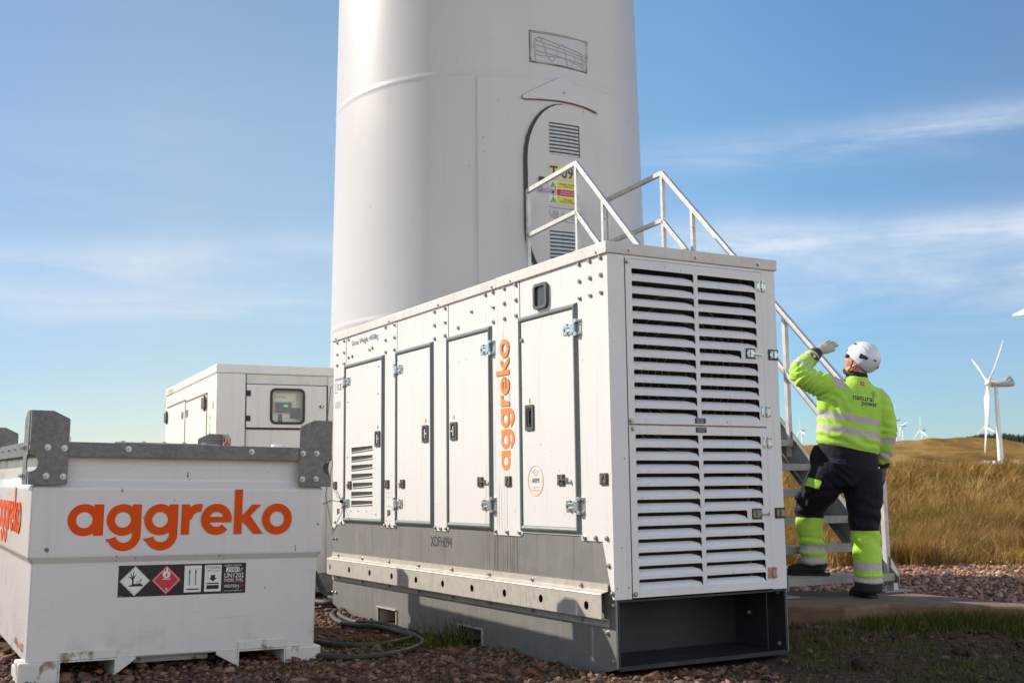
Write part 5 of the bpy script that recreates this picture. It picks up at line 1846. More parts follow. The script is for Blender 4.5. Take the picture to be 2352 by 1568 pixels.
# around the hoses and the pockets
for cx, cy, n_, h0 in ((-.95, 7.5, 260, .05), (-.80, 7.35, 300, .055), (-.85, 7.62, 260, .055), (-1.1, 7.2, 160, .045), (-.72, 7.05, 200, .05), (-.55, 7.45, 240, .06), (-.98, 8.50, 160, .06), (-.62, 7.2, 160, .05),
                       (-.25, 5.95, 160, .05), (.55, 5.6, 140, .05), (.2, 6.2, 120, .05), (-1.2, 6.3, 120, .06)):
    patch(cx, cy, .35, .2, n_, h0)
patch(-.40, 7.38, .20, .14, 260, .22, [0, 1, 3])
patch(-.45, 7.25, .25, .14, 200, .10, [0, 1, 2])
# shaded corner, right foreground
for _ in range(120):
    yy_ = rng.uniform(4.9, 8.1); xx_ = rng.uniform(1.35, .56 * yy_)
    if in_slab(np.array([xx_]), np.array([yy_]))[0] or in_gen(np.array([xx_]), np.array([yy_]))[0]: continue
    patch(xx_, yy_, .26, .2, 120, rng.uniform(.03, .06))
for _ in range(42):
    xx_ = rng.normal(2.95, .50); yy_ = rng.normal(7.25, .28)
    patch(xx_, yy_, .2, .15, 130, rng.uniform(.05, .10), [0, 1, 2, 3])
patch(3.3, 7.5, .3, .1, 120, .12, [2, 4]); patch(3.7, 7.2, .4, .1, 150, .10, [1, 2]); patch(1.98, 9.1, .1, .1, 60, .18, [4])
for _ in range(30):
    patch(rng.uniform(2.9, 5.2), rng.uniform(8.6, 9.2), .15, .1, 25, .10, [4, 2])
gx_ = np.concatenate(gx_); gy_ = np.concatenate(gy_); gh = np.concatenate(gh); gc = np.concatenate(gc)
kp = ~(in_gen(gx_, gy_) | in_slab(gx_, gy_))
gx_, gy_, gh, gc = gx_[kp], gy_[kp], gh[kp], gc[kp]
N_ = len(gx_)
le = rng.normal(0, .45, (N_, 2)) * gh[:, None]
sg = blades('short_grass', gx_, gy_, height(gx_, gy_) - .004, gh, rng.uniform(.003, .0065, N_), le, gc, gm2, 2)
tag(sg, 'short green grass growing through the gravel', 'grass', kind='stuff')

# ================================================================== far forest (one mass)
nf = 5200
fa = rng.uniform(.375, .62, nf); fd = rng.uniform(1330, 1560, nf)
fx = fa * fd; fy = fd
tf = sstep(.375, .40, fa)
fz = height(fx, fy)
# plantation on the shoulder behind the crest
line = np.interp(fa, [.375, .39, .41, .43, .451, .62], [.0375, .0400, .0440, .0445, .0425, .040])
fh = rng.uniform(9, 13, nf) * (.45 + .55 * tf)
fbase = CAMH + line * fd - fh - rng.uniform(0, 16, nf)
n6 = 6
ang = np.arange(n6) * 2 * math.pi / n6
ringx = np.cos(ang); ringy = np.sin(ang)
rad = fh * .23
V_ = []
for k_, (f_, rr_) in enumerate(((0.0, 1.0), (.5, .62))):
    V_.append(np.stack([fx[:, None] + ringx * (rad * rr_)[:, None], fy[:, None] + ringy * (rad * rr_)[:, None], np.repeat((fbase + fh * f_)[:, None], n6, 1)], -1))
tipv = np.stack([fx, fy, fbase + fh], -1)[:, None]
V_ = np.concatenate(V_ + [tipv], 1); nv = V_.shape[1]
pat = []; sz = []
for i in range(n6):
    j = (i + 1) % n6
    pat += [i, j, n6 + j, n6 + i]; sz.append(4)
for i in range(n6):
    pat += [n6 + i, n6 + (i + 1) % n6, 2 * n6]; sz.append(3)
I_ = (np.arange(nf)[:, None] * nv + np.array(pat)[None]).ravel()
fc = np.array([(.028, .042, .022)]) * rng.uniform(.6, 1.5, (nf, 1))
forest = np_mesh('forest', V_.reshape(-1, 3), I_, np.tile(sz, nf), pmat('conifer', (.03, .05, .03), .9, attr='tint', spec=.1), np.repeat(fc, nv, 0))
tag(forest, 'dark conifer plantation on the ridge behind the hill', 'forest', kind='stuff')

# ================================================================== hoses
def onz(px, py, z):
    u2 = (px - 1176) / FPX; v2 = -(py - 784) / FPX
    ray = fwd + right * u2 + up * v2
    k = (z - CAMH) / ray.z
    return Vector((0, 0, CAMH)) + ray * k


def hose(pts, r, label, group='hoses on the gravel'):
    P_ = []
    for i in range(len(pts) - 1):
        a = [Vector(pts[max(i - 1, 0)]), Vector(pts[i]), Vector(pts[i + 1]), Vector(pts[min(i + 2, len(pts) - 1)])]
        for k in range(8):
            f = k / 8
            P_.append(.5 * ((2 * a[1]) + (-a[0] + a[2]) * f + (2 * a[0] - 5 * a[1] + 4 * a[2] - a[3]) * f * f + (-a[0] + 3 * a[1] - 3 * a[2] + a[3]) * f ** 3))
    P_.append(Vector(pts[-1]))
    b = MB(); b.tube(P_, r, 10)
    tag(b.build('hose', M['hose'], None, smooth=True), label, 'hose', group)


hose([(-1.30, 9.9, .05), (-1.41, 9.36, .03), (-1.44, 9.25, .03), (-1.42, 8.99, .03), (-1.32, 8.6, .03), (-1.22, 8.36, .035), (-1.12, 8.22, .035), (-1.0, 8.17, .035), (-.87, 8.04, .03), (-.76, 7.82, .03), (-.66, 7.6, .035), (-.60, 7.42, .035), (-.58, 7.27, .03), (-.60, 7.12, .03), (-.66, 6.94, .03), (-.75, 6.80, .03), (-.86, 6.73, .03), (-.98, 6.71, .03), (-1.1, 6.76, .03), (-1.35, 6.98, .03), (-1.6, 7.5, .03)], .018,
     'thick dark hose curling from behind the generator out over the gravel to the tank foot')
hose([(-1.34, 9.95, .05), (-1.38, 9.5, .03), (-1.385, 9.2, .035), (-1.36, 8.98, .035), (-1.27, 8.68, .035), (-1.16, 8.42, .04), (-1.05, 8.27, .05), (-.93, 8.17, .05), (-.80, 8.0, .04), (-.71, 7.8, .03), (-.66, 7.66, .03), (-.70, 7.48, .03), (-.79, 7.31, .03), (-.90, 7.23, .03), (-1.02, 7.23, .03), (-1.16, 7.31, .03), (-1.4, 7.6, .03), (-1.7, 8.1, .03)], .017,
     'inner dark hose looping back towards the middle of the tank side')
hose([(-1.2, 9.95, .04), (-1.40, 9.72, .03), (-1.57, 9.57, .03), (-1.75, 9.35, .03), (-2.0, 9.2, .03)], .009, 'thin black cable on the gravel just left of the generator\'s far corner')
hose([(-1.2, 10.0, .04), (-1.55, 9.83, .04), (-1.75, 9.92, .04), (-2.1, 9.8, .04)], .03, 'fat black hose lying in the shade under the power cabinet')
hose([(-1.3, 9.85, .05), (-1.56, 9.92, .07), (-1.68, 10.15, .12), (-1.8, 10.4, .25)], .025, 'black hose rising into the base of the power cabinet')
# ================================================================== worker
WL = 'person in yellow hi-vis jacket and white helmet, one foot on the stairs, hand raised'


def loft(mb, secs, n=20):
    """secs: (centre, rx, ry, axis dir, x dir)"""
    vs = []
    for c, rx, ry, d, xd in secs:
        d = Vector(d).normalized(); xd = Vector(xd); xd = (xd - d * xd.dot(d)).normalized(); yd = d.cross(xd)
        for i in range(n):
            a = 2 * math.pi * i / n
            vs.append(Vector(c) + xd * math.cos(a) * rx + yd * math.sin(a) * ry)
    k = len(secs)
    fs = [(j * n + i, j * n + (i + 1) % n, (j + 1) * n + (i + 1) % n, (j + 1) * n + i) for j in range(k - 1) for i in range(n)]
    fs += [tuple(range(n - 1, -1, -1)), tuple((k - 1) * n + i for i in range(n))]
    mb.add(vs, fs)


def limb(mb, pts, rs, xd=(1, 0, 0), ratio=1.0, cap=True, n=18):
    pts = [Vector(p) for p in pts]
    P_ = []; R_ = []
    for i in range(len(pts) - 1):
        a = [pts[max(i - 1, 0)], pts[i], pts[i + 1], pts[min(i + 2, len(pts) - 1)]]
        for k in range(4):
            f = k / 4
            P_.append(.5 * ((2 * a[1]) + (-a[0] + a[2]) * f + (2 * a[0] - 5 * a[1] + 4 * a[2] - a[3]) * f * f + (-a[0] + 3 * a[1] - 3 * a[2] + a[3]) * f ** 3))
            R_.append(rs[i] * (1 - f) + rs[i + 1] * f)
    P_.append(pts[-1]); R_.append(rs[-1])
    secs = []
    L_ = len(P_)
    for i, (p, r) in enumerate(zip(P_, R_)):
        d = P_[min(i + 1, L_ - 1)] - P_[max(i - 1, 0)]
        if i == 0 and cap:
            dn = d.normalized()
            for q in (.96, .7, .35): secs.append((p - dn * r * q * .9, r * math.sqrt(1 - q * q), r * ratio * math.sqrt(1 - q * q), d, xd))
        secs.append((p, r, r * ratio, d, xd))
        if i == L_ - 1 and cap:
            dn = d.normalized()
            for q in (.35, .7, .96): secs.append((p + dn * r * q * .9, r * math.sqrt(1 - q * q), r * ratio * math.sqrt(1 - q * q), d, xd))
    loft(mb, secs, n)


def remesh(mb, voxel, smooth_it=6, factor=.5):
    me = bpy.data.meshes.new('tmp'); me.from_pydata(mb.v, [], mb.f)
    bm = bmesh.new(); bm.from_mesh(me); bmesh.ops.recalc_face_normals(bm, faces=bm.faces); bm.to_mesh(me); bm.free()
    o = bpy.data.objects.new('tmp', me); COL.objects.link(o)
    m_ = o.modifiers.new('r', 'REMESH'); m_.mode = 'VOXEL'; m_.voxel_size = voxel
    if smooth_it:
        s2 = o.modifiers.new('s', 'SMOOTH'); s2.iterations = smooth_it; s2.factor = factor
    bpy.context.view_layer.update()
    dg = bpy.context.evaluated_depsgraph_get()
    out = bpy.data.meshes.new_from_object(o.evaluated_get(dg))
    bpy.data.objects.remove(o); bpy.data.meshes.remove(me)
    return out


def mesh_arrays(me):
    v = np.empty(len(me.vertices) * 3, dtype=np.float32); me.vertices.foreach_get('co', v)
    nn = np.empty(len(me.vertices) * 3, dtype=np.float32); me.vertices.foreach_get('normal', nn)
    return v.reshape(-1, 3).astype(float), nn.reshape(-1, 3).astype(float)


def set_co(me, v):
    me.vertices.foreach_set('co', v.astype(np.float32).ravel()); me.update()


def finish(me, name, mats, parent, band=None):
    for m_ in (mats if isinstance(mats, (list, tuple)) else [mats]): me.materials.append(m_)
    me.polygons.foreach_set('use_smooth', np.ones(len(me.polygons), dtype=bool))
    if band is not None:
        for nm, arr in band.items():
            a_ = me.attributes.new(nm, 'FLOAT', 'POINT'); a_.data.foreach_set('value', arr.astype(np.float32))
    me.name = name
    o = bpy.data.objects.new(name, me); COL.objects.link(o)
    if parent is not None: o.parent = parent
    return o


def seg_param(v, a, b):
    a = np.array(a, float); b = np.array(b, float); d = b - a; L2 = d @ d
    s = ((v - a) @ d) / L2
    q = a + np.clip(s, 0, 1)[:, None] * d
    return s, np.linalg.norm(v - q, axis=1), math.sqrt(L2)


# joints (world metres)
J = dict(
    hipR=(2.475, 8.10, 1.08), kneeR=(2.455, 8.10, .70), ankR=(2.465, 8.08, .30),
    hipL=(2.265, 8.12, 1.09), kneeL=(2.11, 8.27, .86), ankL=(2.16, 8.34, .46),
    pel=(2.365, 8.11, 1.12), waist=(2.385, 8.12, 1.24), chest=(2.42, 8.13, 1.47), upch=(2.45, 8.12, 1.60), neck=(2.465, 8.10, 1.735), head=(2.50, 8.08, 1.86),
    shL=(2.30, 8.12, 1.655), elL=(2.065, 8.16, 1.785), wrL=(2.235, 8.27, 1.945),
    shR=(2.60, 8.11, 1.60), elR=(2.655, 8.12, 1.36), wrR=(2.662, 8.20, 1.135))

# ---- continuous body (mostly under the clothes)
mb = MB()
X = (1, 0, 0)
loft(mb, [(J['pel'], .15, .11, (0, 0, 1), X), (J['waist'], .155, .11, (0, 0, 1), X), (J['chest'], .17, .12, (.1, 0, 1), X), (J['upch'], .16, .11, (.1, 0, 1), X), ((2.46, 8.11, 1.69), .08, .07, (0, 0, 1), X)])
limb(mb, [(2.46, 8.11, 1.66), (2.465, 8.10, 1.75), (2.485, 8.085, 1.81)], [.068, .062, .062])
# head: skull, jaw, nose, ears; looks up to the left, away from the camera
fd_ = Vector((-.66, .68, .32)).normalized(); upd = (Vector((.25, -.05, 1)) - fd_ * Vector((.25, -.05, 1)).dot(fd_)).normalized(); lf = upd.cross(fd_).normalized()
HC = Vector((2.500, 8.085, 1.862))


def HP(f, l, u): return HC + fd_ * f + lf * l + upd * u


loft(mb, [(HP(-.095, 0, .02), .03, .03, fd_, upd), (HP(-.08, 0, .02), .07, .06, fd_, upd), (HP(-.03, 0, .02), .10, .075, fd_, upd), (HP(.03, 0, .015), .105, .075, fd_, upd), (HP(.075, 0, -.005), .095, .062, fd_, upd), (HP(.095, 0, -.015), .075, .045, fd_, upd), (HP(.103, 0, -.015), .05, .025, fd_, upd)])
limb(mb, [HP(.0, 0, -.05), HP(.06, 0, -.09), HP(.085, 0, -.10)], [.058, .045, .032])
limb(mb, [HP(.098, 0, .02), HP(.112, 0, -.005), HP(.118, 0, -.028)], [.010, .012, .015])
for sgn in (1, -1):
    limb(mb, [HP(-.008, sgn * .074, .012), HP(-.018, sgn * .084, -.005), HP(-.008, sgn * .080, -.030)], [.015, .017, .011], ratio=.6)
    limb(mb, [HP(.085, sgn * .03, .028), HP(.088, sgn * .045, .024)], [.013, .012])
limb(mb, [HP(.100, -.018, -.062), HP(.106, 0, -.060), HP(.100, .018, -.062)], [.007, .009, .007])
for a, b, c, r in ((J['shL'], J['elL'], J['wrL'], (.055, .045, .030)), (J['shR'], J['elR'], J['wrR'], (.055, .045, .030)), (J['hipL'], J['kneeL'], J['ankL'], (.085, .06, .042)), (J['hipR'], J['kneeR'], J['ankR'], (.085, .06, .042))):
    limb(mb, [a, tuple((Vector(a) + Vector(b)) / 2), b, tuple((Vector(b) + Vector(c)) / 2), c], [r[0], (r[0] + r[1]) / 2, r[1], (r[1] + r[2]) / 2 + .006, r[2]])


def hand(mb, wrist, dirv, nrm, size=1.0, fingers=None, thumb_side=1, curl=.1, spread=.025, r0=.0105, thumb_dir=None):
    """palm plus five bent fingers; nrm = back of the hand"""
    d = Vector(dirv).normalized(); n_ = (Vector(nrm) - d * Vector(nrm).dot(d)).normalized(); s_2 = d.cross(n_) * thumb_side
    w = Vector(wrist)
    loft(mb, [(w - d * .02, .030 * size, .022 * size, d, s_2), (w + d * .015 * size, .033 * size, .021 * size, d, s_2), (w + d * .05 * size, .042 * size, .017 * size, d, s_2), (w + d * .090 * size, .042 * size, .014 * size, d, s_2), (w + d * .100 * size, .038 * size, .010 * size, d, s_2)])
    lens = (.072, .080, .076, .060)
    for k in range(4):
        off = (.030 - .0205 * k) * size
        base = w + d * .088 * size + s_2 * off
        dd = (d + s_2 * spread * (1.5 - k)).normalized()
        pts = [base]; ang = curl * (1 + .25 * k)
        L_ = lens[k] * size
        cur = base; ddd = dd
        for q, fr in enumerate((.46, .30, .24)):
            ddd = (ddd * math.cos(ang) - n_ * math.sin(ang)).normalized()
            cur = cur + ddd * L_ * fr; pts.append(cur)
        limb(mb, pts, [r0 * size, r0 * .95 * size, r0 * .88 * size, r0 * .78 * size], n=10)
    tb = w + d * .028 * size + s_2 * .026 * size
    td = Vector(thumb_dir).normalized() if thumb_dir else (d * .75 + s_2 * .65 - n_ * .2).normalized()
    limb(mb, [tb, tb + td * .035 * size, tb + (td + d * .15).normalized() * .062 * size, tb + (td + d * .25).normalized() * .085 * size], [r0 * 1.5 * size, r0 * 1.25 * size, r0 * 1.1 * size, r0 * .9 * size], n=10)


HL = dict(wrist=(2.245, 8.280, 1.950), dirv=(.86, .20, .50), nrm=(-.30, -.85, .42), thumb_side=1, thumb_dir=(.93, .05, .12))
HR = dict(wrist=(2.655, 8.215, 1.105), dirv=(-.06, .10, -1), nrm=(.75, -.65, 0), thumb_side=-1, thumb_dir=(-.1, .5, -1), curl=.30)
hand(mb, size=.93, **HL); hand(mb, size=.93, **HR)
for s in ('L', 'R'):
    a = Vector(J['ank' + s]); f_ = Vector((-.85, .5, 0)).normalized() if s == 'L' else Vector((-.25, .97, 0)).normalized()
    limb(mb, [a, a + Vector((0, 0, -.05)) + f_ * .01, a + Vector((0, 0, -.07)) + f_ * .10, a + Vector((0, 0, -.075)) + f_ * .15], [.045, .042, .038, .028])
bm_ = remesh(mb, .0075, 4)
person = finish(bm_, 'person', M['skin'], None)
tag(person, WL, 'person')


# ---- fabric materials driven by smooth distance attributes
def fabric(name, base_rgb, others, rough=.75, bump=.3, sheen=.2, bscale=26):
    m = pmat(name, base_rgb, rough, var=.10, vscale=14)
    t = m.node_tree; p = t.nodes['Principled BSDF']
    col = p.inputs['Base Color'].links[0].from_socket
    for l_ in list(p.inputs['Roughness'].links): t.links.remove(l_)
    p.inputs['Roughness'].default_value = rough
    for attr, c in others:
        a = nd(t, 'ShaderNodeAttribute', attribute_name=attr)
        gt_ = nd(t, 'ShaderNodeMath', operation='GREATER_THAN', i_1=0.0); ln(t, a.outputs['Fac'], gt_.inputs[0])
        mx_ = nd(t, 'ShaderNodeMixRGB'); mx_.inputs[2].default_value = (*c, 1)
        ln(t, gt_.outputs[0], mx_.inputs[0]); ln(t, col, mx_.inputs[1]); col = mx_.outputs[0]
    ln(t, col, p.inputs['Base Color'])
    p.inputs['Sheen Weight'].default_value = sheen
    p.inputs['Specular IOR Level'].default_value = .25
    tcn = nd(t, 'ShaderNodeTexCoord')
    n_ = nd(t, 'ShaderNodeTexNoise', i_Scale=bscale, i_Detail=3, i_Roughness=.5); ln(t, tcn.outputs['Object'], n_.inputs['Vector'])
    n3 = nd(t, 'ShaderNodeTexNoise', i_Scale=420, i_Detail=1); ln(t, tcn.outputs['Object'], n3.inputs['Vector'])
    m2_ = nd(t, 'ShaderNodeMath', operation='MULTIPLY', i_1=.06); ln(t, n3.outputs['Fac'], m2_.inputs[0])
    ad_ = nd(t, 'ShaderNodeMath', operation='ADD'); ln(t, n_.outputs['Fac'], ad_.inputs[0]); ln(t, m2_.outputs[0], ad_.inputs[1])
    b = nd(t, 'ShaderNodeBump', i_Strength=bump, i_Distance=.02); ln(t, ad_.outputs[0], b.inputs['Height']); ln(t, b.outputs[0], p.inputs['Normal'])
    return m


LIME = (.47, .78, .09); SILV = (.55, .50, .46); NAVY = (.008, .008, .015)
jmat = fabric('hi_vis_fabric', LIME, [('band', SILV), ('cuff', NAVY)], bump=.22)
tmat = fabric('trouser_fabric', NAVY, [('lime', LIME), ('band', SILV), ('hem', (.012, .012, .02))], bump=.35, sheen=.03)

# ---- jacket
mb = MB()
tilt = lambda x: -.19 * (x - 2.4)
loft(mb, [((2.385, 8.125, 1.218), .205, .145, (.19, 0, 1), X), ((2.385, 8.125, 1.245), .218, .155, (.19, 0, 1), X), ((2.39, 8.13, 1.32), .226, .163, (.17, 0, 1), X), ((2.405, 8.135, 1.42), .226, .162, (.15, 0, 1), X),
          ((2.42, 8.135, 1.50), .228, .160, (.15, 0, 1), X), ((2.445, 8.13, 1.58), .222, .15, (.15, 0, 1), X), ((2.455, 8.125, 1.64), .190, .13, (.12, 0, 1), X), ((2.462, 8.115, 1.69), .125, .105, (.1, 0, 1), X), ((2.466, 8.11, 1.725), .084, .085, (.1, 0, 1), X), ((2.468, 8.108, 1.745), .080, .080, (.1, 0, 1), X)], 28)
sL, eL, wL = [Vector(J[k]) for k in ('shL', 'elL', 'wrL')]
limb(mb, [(2.36, 8.12, 1.60), (2.27, 8.12, 1.665), (2.16, 8.13, 1.715), (2.085, 8.15, 1.765), (2.085, 8.18, 1.815), (2.135, 8.21, 1.865), (2.195, 8.245, 1.915)], [.105, .098, .087, .082, .074, .062, .054])
limb(mb, [(2.54, 8.11, 1.60), (2.612, 8.11, 1.57), (2.652, 8.12, 1.44), (2.664, 8.13, 1.35), (2.658, 8.165, 1.24), (2.654, 8.195, 1.16)], [.085, .086, .080, .075, .064, .054])
limb(mb, [(2.25, 8.12, 1.52), (2.28, 8.12, 1.60)], [.085, .09])
jm = remesh(mb, .009, 5)
v, nn = mesh_arrays(jm)
# arm parameters
s1, r1_, L1 = seg_param(v, (2.33, 8.12, 1.63), (2.085, 8.155, 1.765)); s2_, r2_, L2 = seg_param(v, (2.075, 8.175, 1.79), (2.215, 8.26, 1.93))
s3, r3_, L3 = seg_param(v, (2.61, 8.11, 1.57), (2.664, 8.13, 1.35)); s4, r4_, L4 = seg_param(v, (2.664, 8.13, 1.35), (2.662, 8.20, 1.14))
inL1 = (r1_ < .115) & (s1 > .15) & (v[:, 0] < 2.29) & (v[:, 2] > 1.55)
inL2 = (r2_ < .10) & (v[:, 0] < 2.26) & (v[:, 2] > 1.74)
inR = ((r3_ < .095) | (r4_ < .085)) & (v[:, 0] > 2.602)
# folds
disp = np.zeros(len(v))


def ridged(q, s):
    out = np.empty(len(q))
    for i in range(len(q)): out[i] = 1 - abs(noise.noise(Vector(q[i] * s)))
    return out


wob = np.array([noise.noise(Vector(p_ * 9)) for p_ in v])
f1 = np.where(inL1, 1.0, 0) * np.clip(1.2 - np.abs(s1 - .55), 0, 1)
wob2 = np.array([noise.noise(Vector(p_ * 16 + Vector((5, 1, 2)))) for p_ in [Vector(q) for q in v]])
disp += f1 * (.0085 * np.clip(.55 + 1.6 * wob2, 0, 1.3) * np.sin((s1 * L1 + v[:, 2] * .75 + wob * .055) * 2 * math.pi / .060))
f2 = np.where(inL2, 1.0, 0)
disp += f2 * .005 * np.sin((s2_ * L2 + wob * .015) * 2 * math.pi / .042)
f4 = np.where(inR, 1.0, 0)
disp += f4 * .0055 * np.sin((v[:, 2] + v[:, 0] * .5 + wob * .04) * 2 * math.pi / .062) * np.clip(.5 + wob, .2, 1)
tor = ~(inL1 | inL2 | inR)
# diagonal pull folds from the raised armpit across the back and a blouse over the waist
dd_ = (v[:, 0] - 2.24) * .80 + (v[:, 2] - 1.58) * .60
arm_w = np.exp(-(((v[:, 0] - 2.25) / .10) ** 2 + ((v[:, 2] - 1.50) / .14) ** 2))
disp += tor * arm_w * .008 * np.sin((dd_ + wob * .03) * 2 * math.pi / .060)
w_w = np.exp(-((v[:, 2] - tilt(v[:, 0]) - 1.29) / .055) ** 2)
disp += tor * w_w * .005 * np.sin((v[:, 2] + .35 * v[:, 0] + wob * .05) * 2 * math.pi / .07)
disp += tor * .004 * (ridged(v, 5.5) - .8) * 2
v2_ = v + nn * disp[:, None]
set_co(jm, v2_)
zt_ = v[:, 2] - tilt(v[:, 0])
bt = np.where(tor & (v[:, 2] < 1.60), np.maximum(.0245 - np.abs(zt_ - 1.440), .0245 - np.abs(zt_ - 1.348)), -1)
ba = np.where(inL2, np.maximum(.022 - np.abs(s2_ * L2 - .040), .022 - np.abs(s2_ * L2 - .150)), -1)
br_ = np.where(inR, np.maximum(.026 - np.abs(v[:, 2] - 1.285), .026 - np.abs(v[:, 2] - 1.185)), -1)
p1_ = np.array((2.315, 8.06, 1.685)); p2_ = np.array((2.655, 8.06, 1.62))
sh1 = np.where((v[:, 2] > 1.60), .036 - np.abs((v[:, 0] - 2.325) * .9 + (v[:, 2] - 1.70) * .3), -1)
sh1 = np.minimum(sh1, np.where(v[:, 2] > 1.655, 1, -1)); sh1 = np.where(inL1 & (s1 > .35), -1, sh1)
sh2 = np.minimum(.022 - np.abs(v[:, 0] - 2.655), np.where(v[:, 2] > 1.60, 1, -1))
band = np.maximum.reduce([bt, ba, br_, sh1, sh2])
jacket = finish(jm, 'jacket', jmat, person, {'band': band, 'cuff': np.full(len(v), -1.0)})
jb = BVHTree.FromPolygons([tuple(p_) for p_ in v2_], [tuple(p_.vertices) for p_ in jm.polygons])

# knitted cuffs, collar liner
mb = MB(); limb(mb, [(2.180, 8.232, 1.902), (2.212, 8.256, 1.928), (2.238, 8.276, 1.946)], [.049, .050, .044], cap=False)
o = finish(remesh(mb, .006, 2), 'cuff', fabric('knit', (.018, .018, .035), [], bump=.2), person)
mb = MB(); limb(mb, [(2.662, 8.19, 1.175), (2.658, 8.205, 1.13), (2.656, 8.212, 1.105)], [.046, .045, .040], cap=False)
finish(remesh(mb, .006, 2), 'cuff', o.data.materials[0], person)
mb = MB(); loft(mb, [((2.466, 8.11, 1.715), .078, .078, (.1, 0, 1), X), ((2.468, 8.105, 1.755), .075, .074, (.15, 0, 1), X), ((2.472, 8.10, 1.775), .070, .070, (.2, 0, 1), X)])
finish(remesh(mb, .006, 2), 'collar', M['black_matt'], person)
mb = MB(); limb(mb, [Vector((2.168, 8.175, 1.915)) + Vector(d_) for d_ in ((0, 0, 0), (.022, -.006, -.012), (.045, -.004, -.034))], [.013, .019, .012], ratio=.6)
finish(remesh(mb, .005, 2), 'wrist_watch', M['handle_grey'], person)
mb = MB(); mb.cyl((2.186, 8.158, 1.902), (2.181, 8.150, 1.904), .011, n=14); mb.build('watch_dial', M['zinc'], person)
mb = MB(); mb.box(2.160, 2.176, 8.168, 8.174, 1.915, 1.932); mb.build('watch_tag', M['red_sign'], person)

# ---- gloves
mb = MB(); hand(mb, size=1.0, r0=.0115, **HL)
finish(remesh(mb, .0038, 4), 'glove', M['glove_light'], person)
mb = MB(); hand(mb, size=1.0, r0=.0115, **HR)
finish(remesh(mb, .0038, 4), 'glove', M['glove_dark'], person)

# ---- trousers
mb = MB()
loft(mb, [((2.38, 8.125, 1.27), .200, .140, (.19, 0, 1), X), ((2.375, 8.12, 1.20), .212, .150, (.1, 0, 1), X), ((2.37, 8.115, 1.12), .218, .158, (0, 0, 1), X), ((2.37, 8.12, 1.05), .212, .155, (0, 0, 1), X), ((2.36, 8.12, .97), .16, .14, (0, 0, 1), X)], 28)
limb(mb, [(2.47, 8.11, 1.08), (2.475, 8.11, .90), (2.468, 8.10, .72), (2.468, 8.09, .50), (2.468, 8.085, .30)], [.142, .132, .105, .100, .098], cap=False)
limb(mb, [(2.26, 8.13, 1.08), (2.195, 8.17, .97), (2.135, 8.245, .86), (2.128, 8.29, .75), (2.142, 8.32, .58), (2.165, 8.34, .42)], [.145, .134, .112, .099, .090, .088], cap=False)
limb(mb, [(2.155, 8.12, 1.25), (2.140, 8.12, 1.18), (2.150, 8.12, 1.12)], [.022, .036, .036])
tm_ = remesh(mb, .010, 5)
v, nn = mesh_arrays(tm_)
wob = np.array([noise.noise(Vector(p_ * 7)) for p_ in v])
left = (v[:, 0] < 2.285) & (v[:, 2] < 1.0)
disp = .004 * (ridged(v, 6) - .8) * 2
legR = (~left) & (v[:, 2] < .95)
disp += legR * .006 * np.sin((v[:, 2] + .5 * v[:, 0] + wob * .05) * 2 * math.pi / .11) * np.exp(-((v[:, 2] - .72) / .14) ** 2)
disp += legR * .007 * np.sin((v[:, 2] + wob * .03) * 2 * math.pi / .05) * (v[:, 2] < .36)
disp += left * .007 * np.sin((v[:, 2] - .6 * v[:, 0] + wob * .06) * 2 * math.pi / .085) * np.exp(-((v[:, 2] - .84) / .12) ** 2)
disp += left * .006 * np.sin((v[:, 2] + wob * .03) * 2 * math.pi / .07) * (v[:, 2] < .62)
cro = np.exp(-(((v[:, 0] - 2.33) / .12) ** 2 + ((v[:, 2] - 1.0) / .10) ** 2))
disp += cro * .006 * np.sin((v[:, 2] - .9 * np.abs(v[:, 0] - 2.35) + wob * .03) * 2 * math.pi / .06)
v2_ = v + nn * disp[:, None]; set_co(tm_, v2_)
zl = v[:, 2] + .06 * (v[:, 0] - 2.08)
limeL = np.where(left, .752 - .05 * (v[:, 0] - 2.08) - v[:, 2], -1); limeR = np.where(~left, .662 - v[:, 2], -1)
px_ = (v[:, 0] - 2.115) * .94 - (v[:, 2] - .995) * .34; pz_ = (v[:, 2] - .995) * .94 + (v[:, 0] - 2.115) * .34
limeP = np.where((v[:, 2] > .9) & (v[:, 1] < 8.25), np.minimum(.040 - np.abs(px_), .030 - np.abs(pz_)), -1)
limeL = np.maximum(limeL, limeP)
bandL = np.where(left, np.maximum(.027 - np.abs(zl - .542), .029 - np.abs(zl - .447)), -1)
bandR = np.where(~left, np.maximum(.0275 - np.abs(v[:, 2] - .418), .029 - np.abs(v[:, 2] - .318)), -1)
hem = np.where(left, .40 - v[:, 2], .285 - v[:, 2])
trousers = finish(tm_, 'trousers', tmat, person, {'lime': np.maximum(limeL, limeR), 'band': np.maximum(bandL, bandR), 'hem': hem})
tb_ = BVHTree.FromPolygons([tuple(p_) for p_ in v2_], [tuple(p_.vertices) for p_ in tm_.polygons])
# gathered trouser ends over the boots
mb = MB(); loft(mb, [((2.468, 8.088, .235), .082, .082, (0, 0, 1), X), ((2.468, 8.086, .25), .094, .094, (0, 0, 1), X), ((2.468, 8.086, .31), .094, .094, (0, 0, 1), X)])
hem1_ = 1
finish(remesh(mb, .008, 2), 'trouser_hem', M['black_matt'], person)
mb = MB(); loft(mb, [((2.17, 8.34, .385), .076, .08, (0, 0, 1), X), ((2.17, 8.34, .40), .087, .088, (0, 0, 1), X), ((2.165, 8.34, .44), .085, .086, (0, 0, 1), X)])
finish(remesh(mb, .008, 2), 'trouser_hem', fabric('hem_fabric', (.012, .012, .02), [], bump=.3), person)


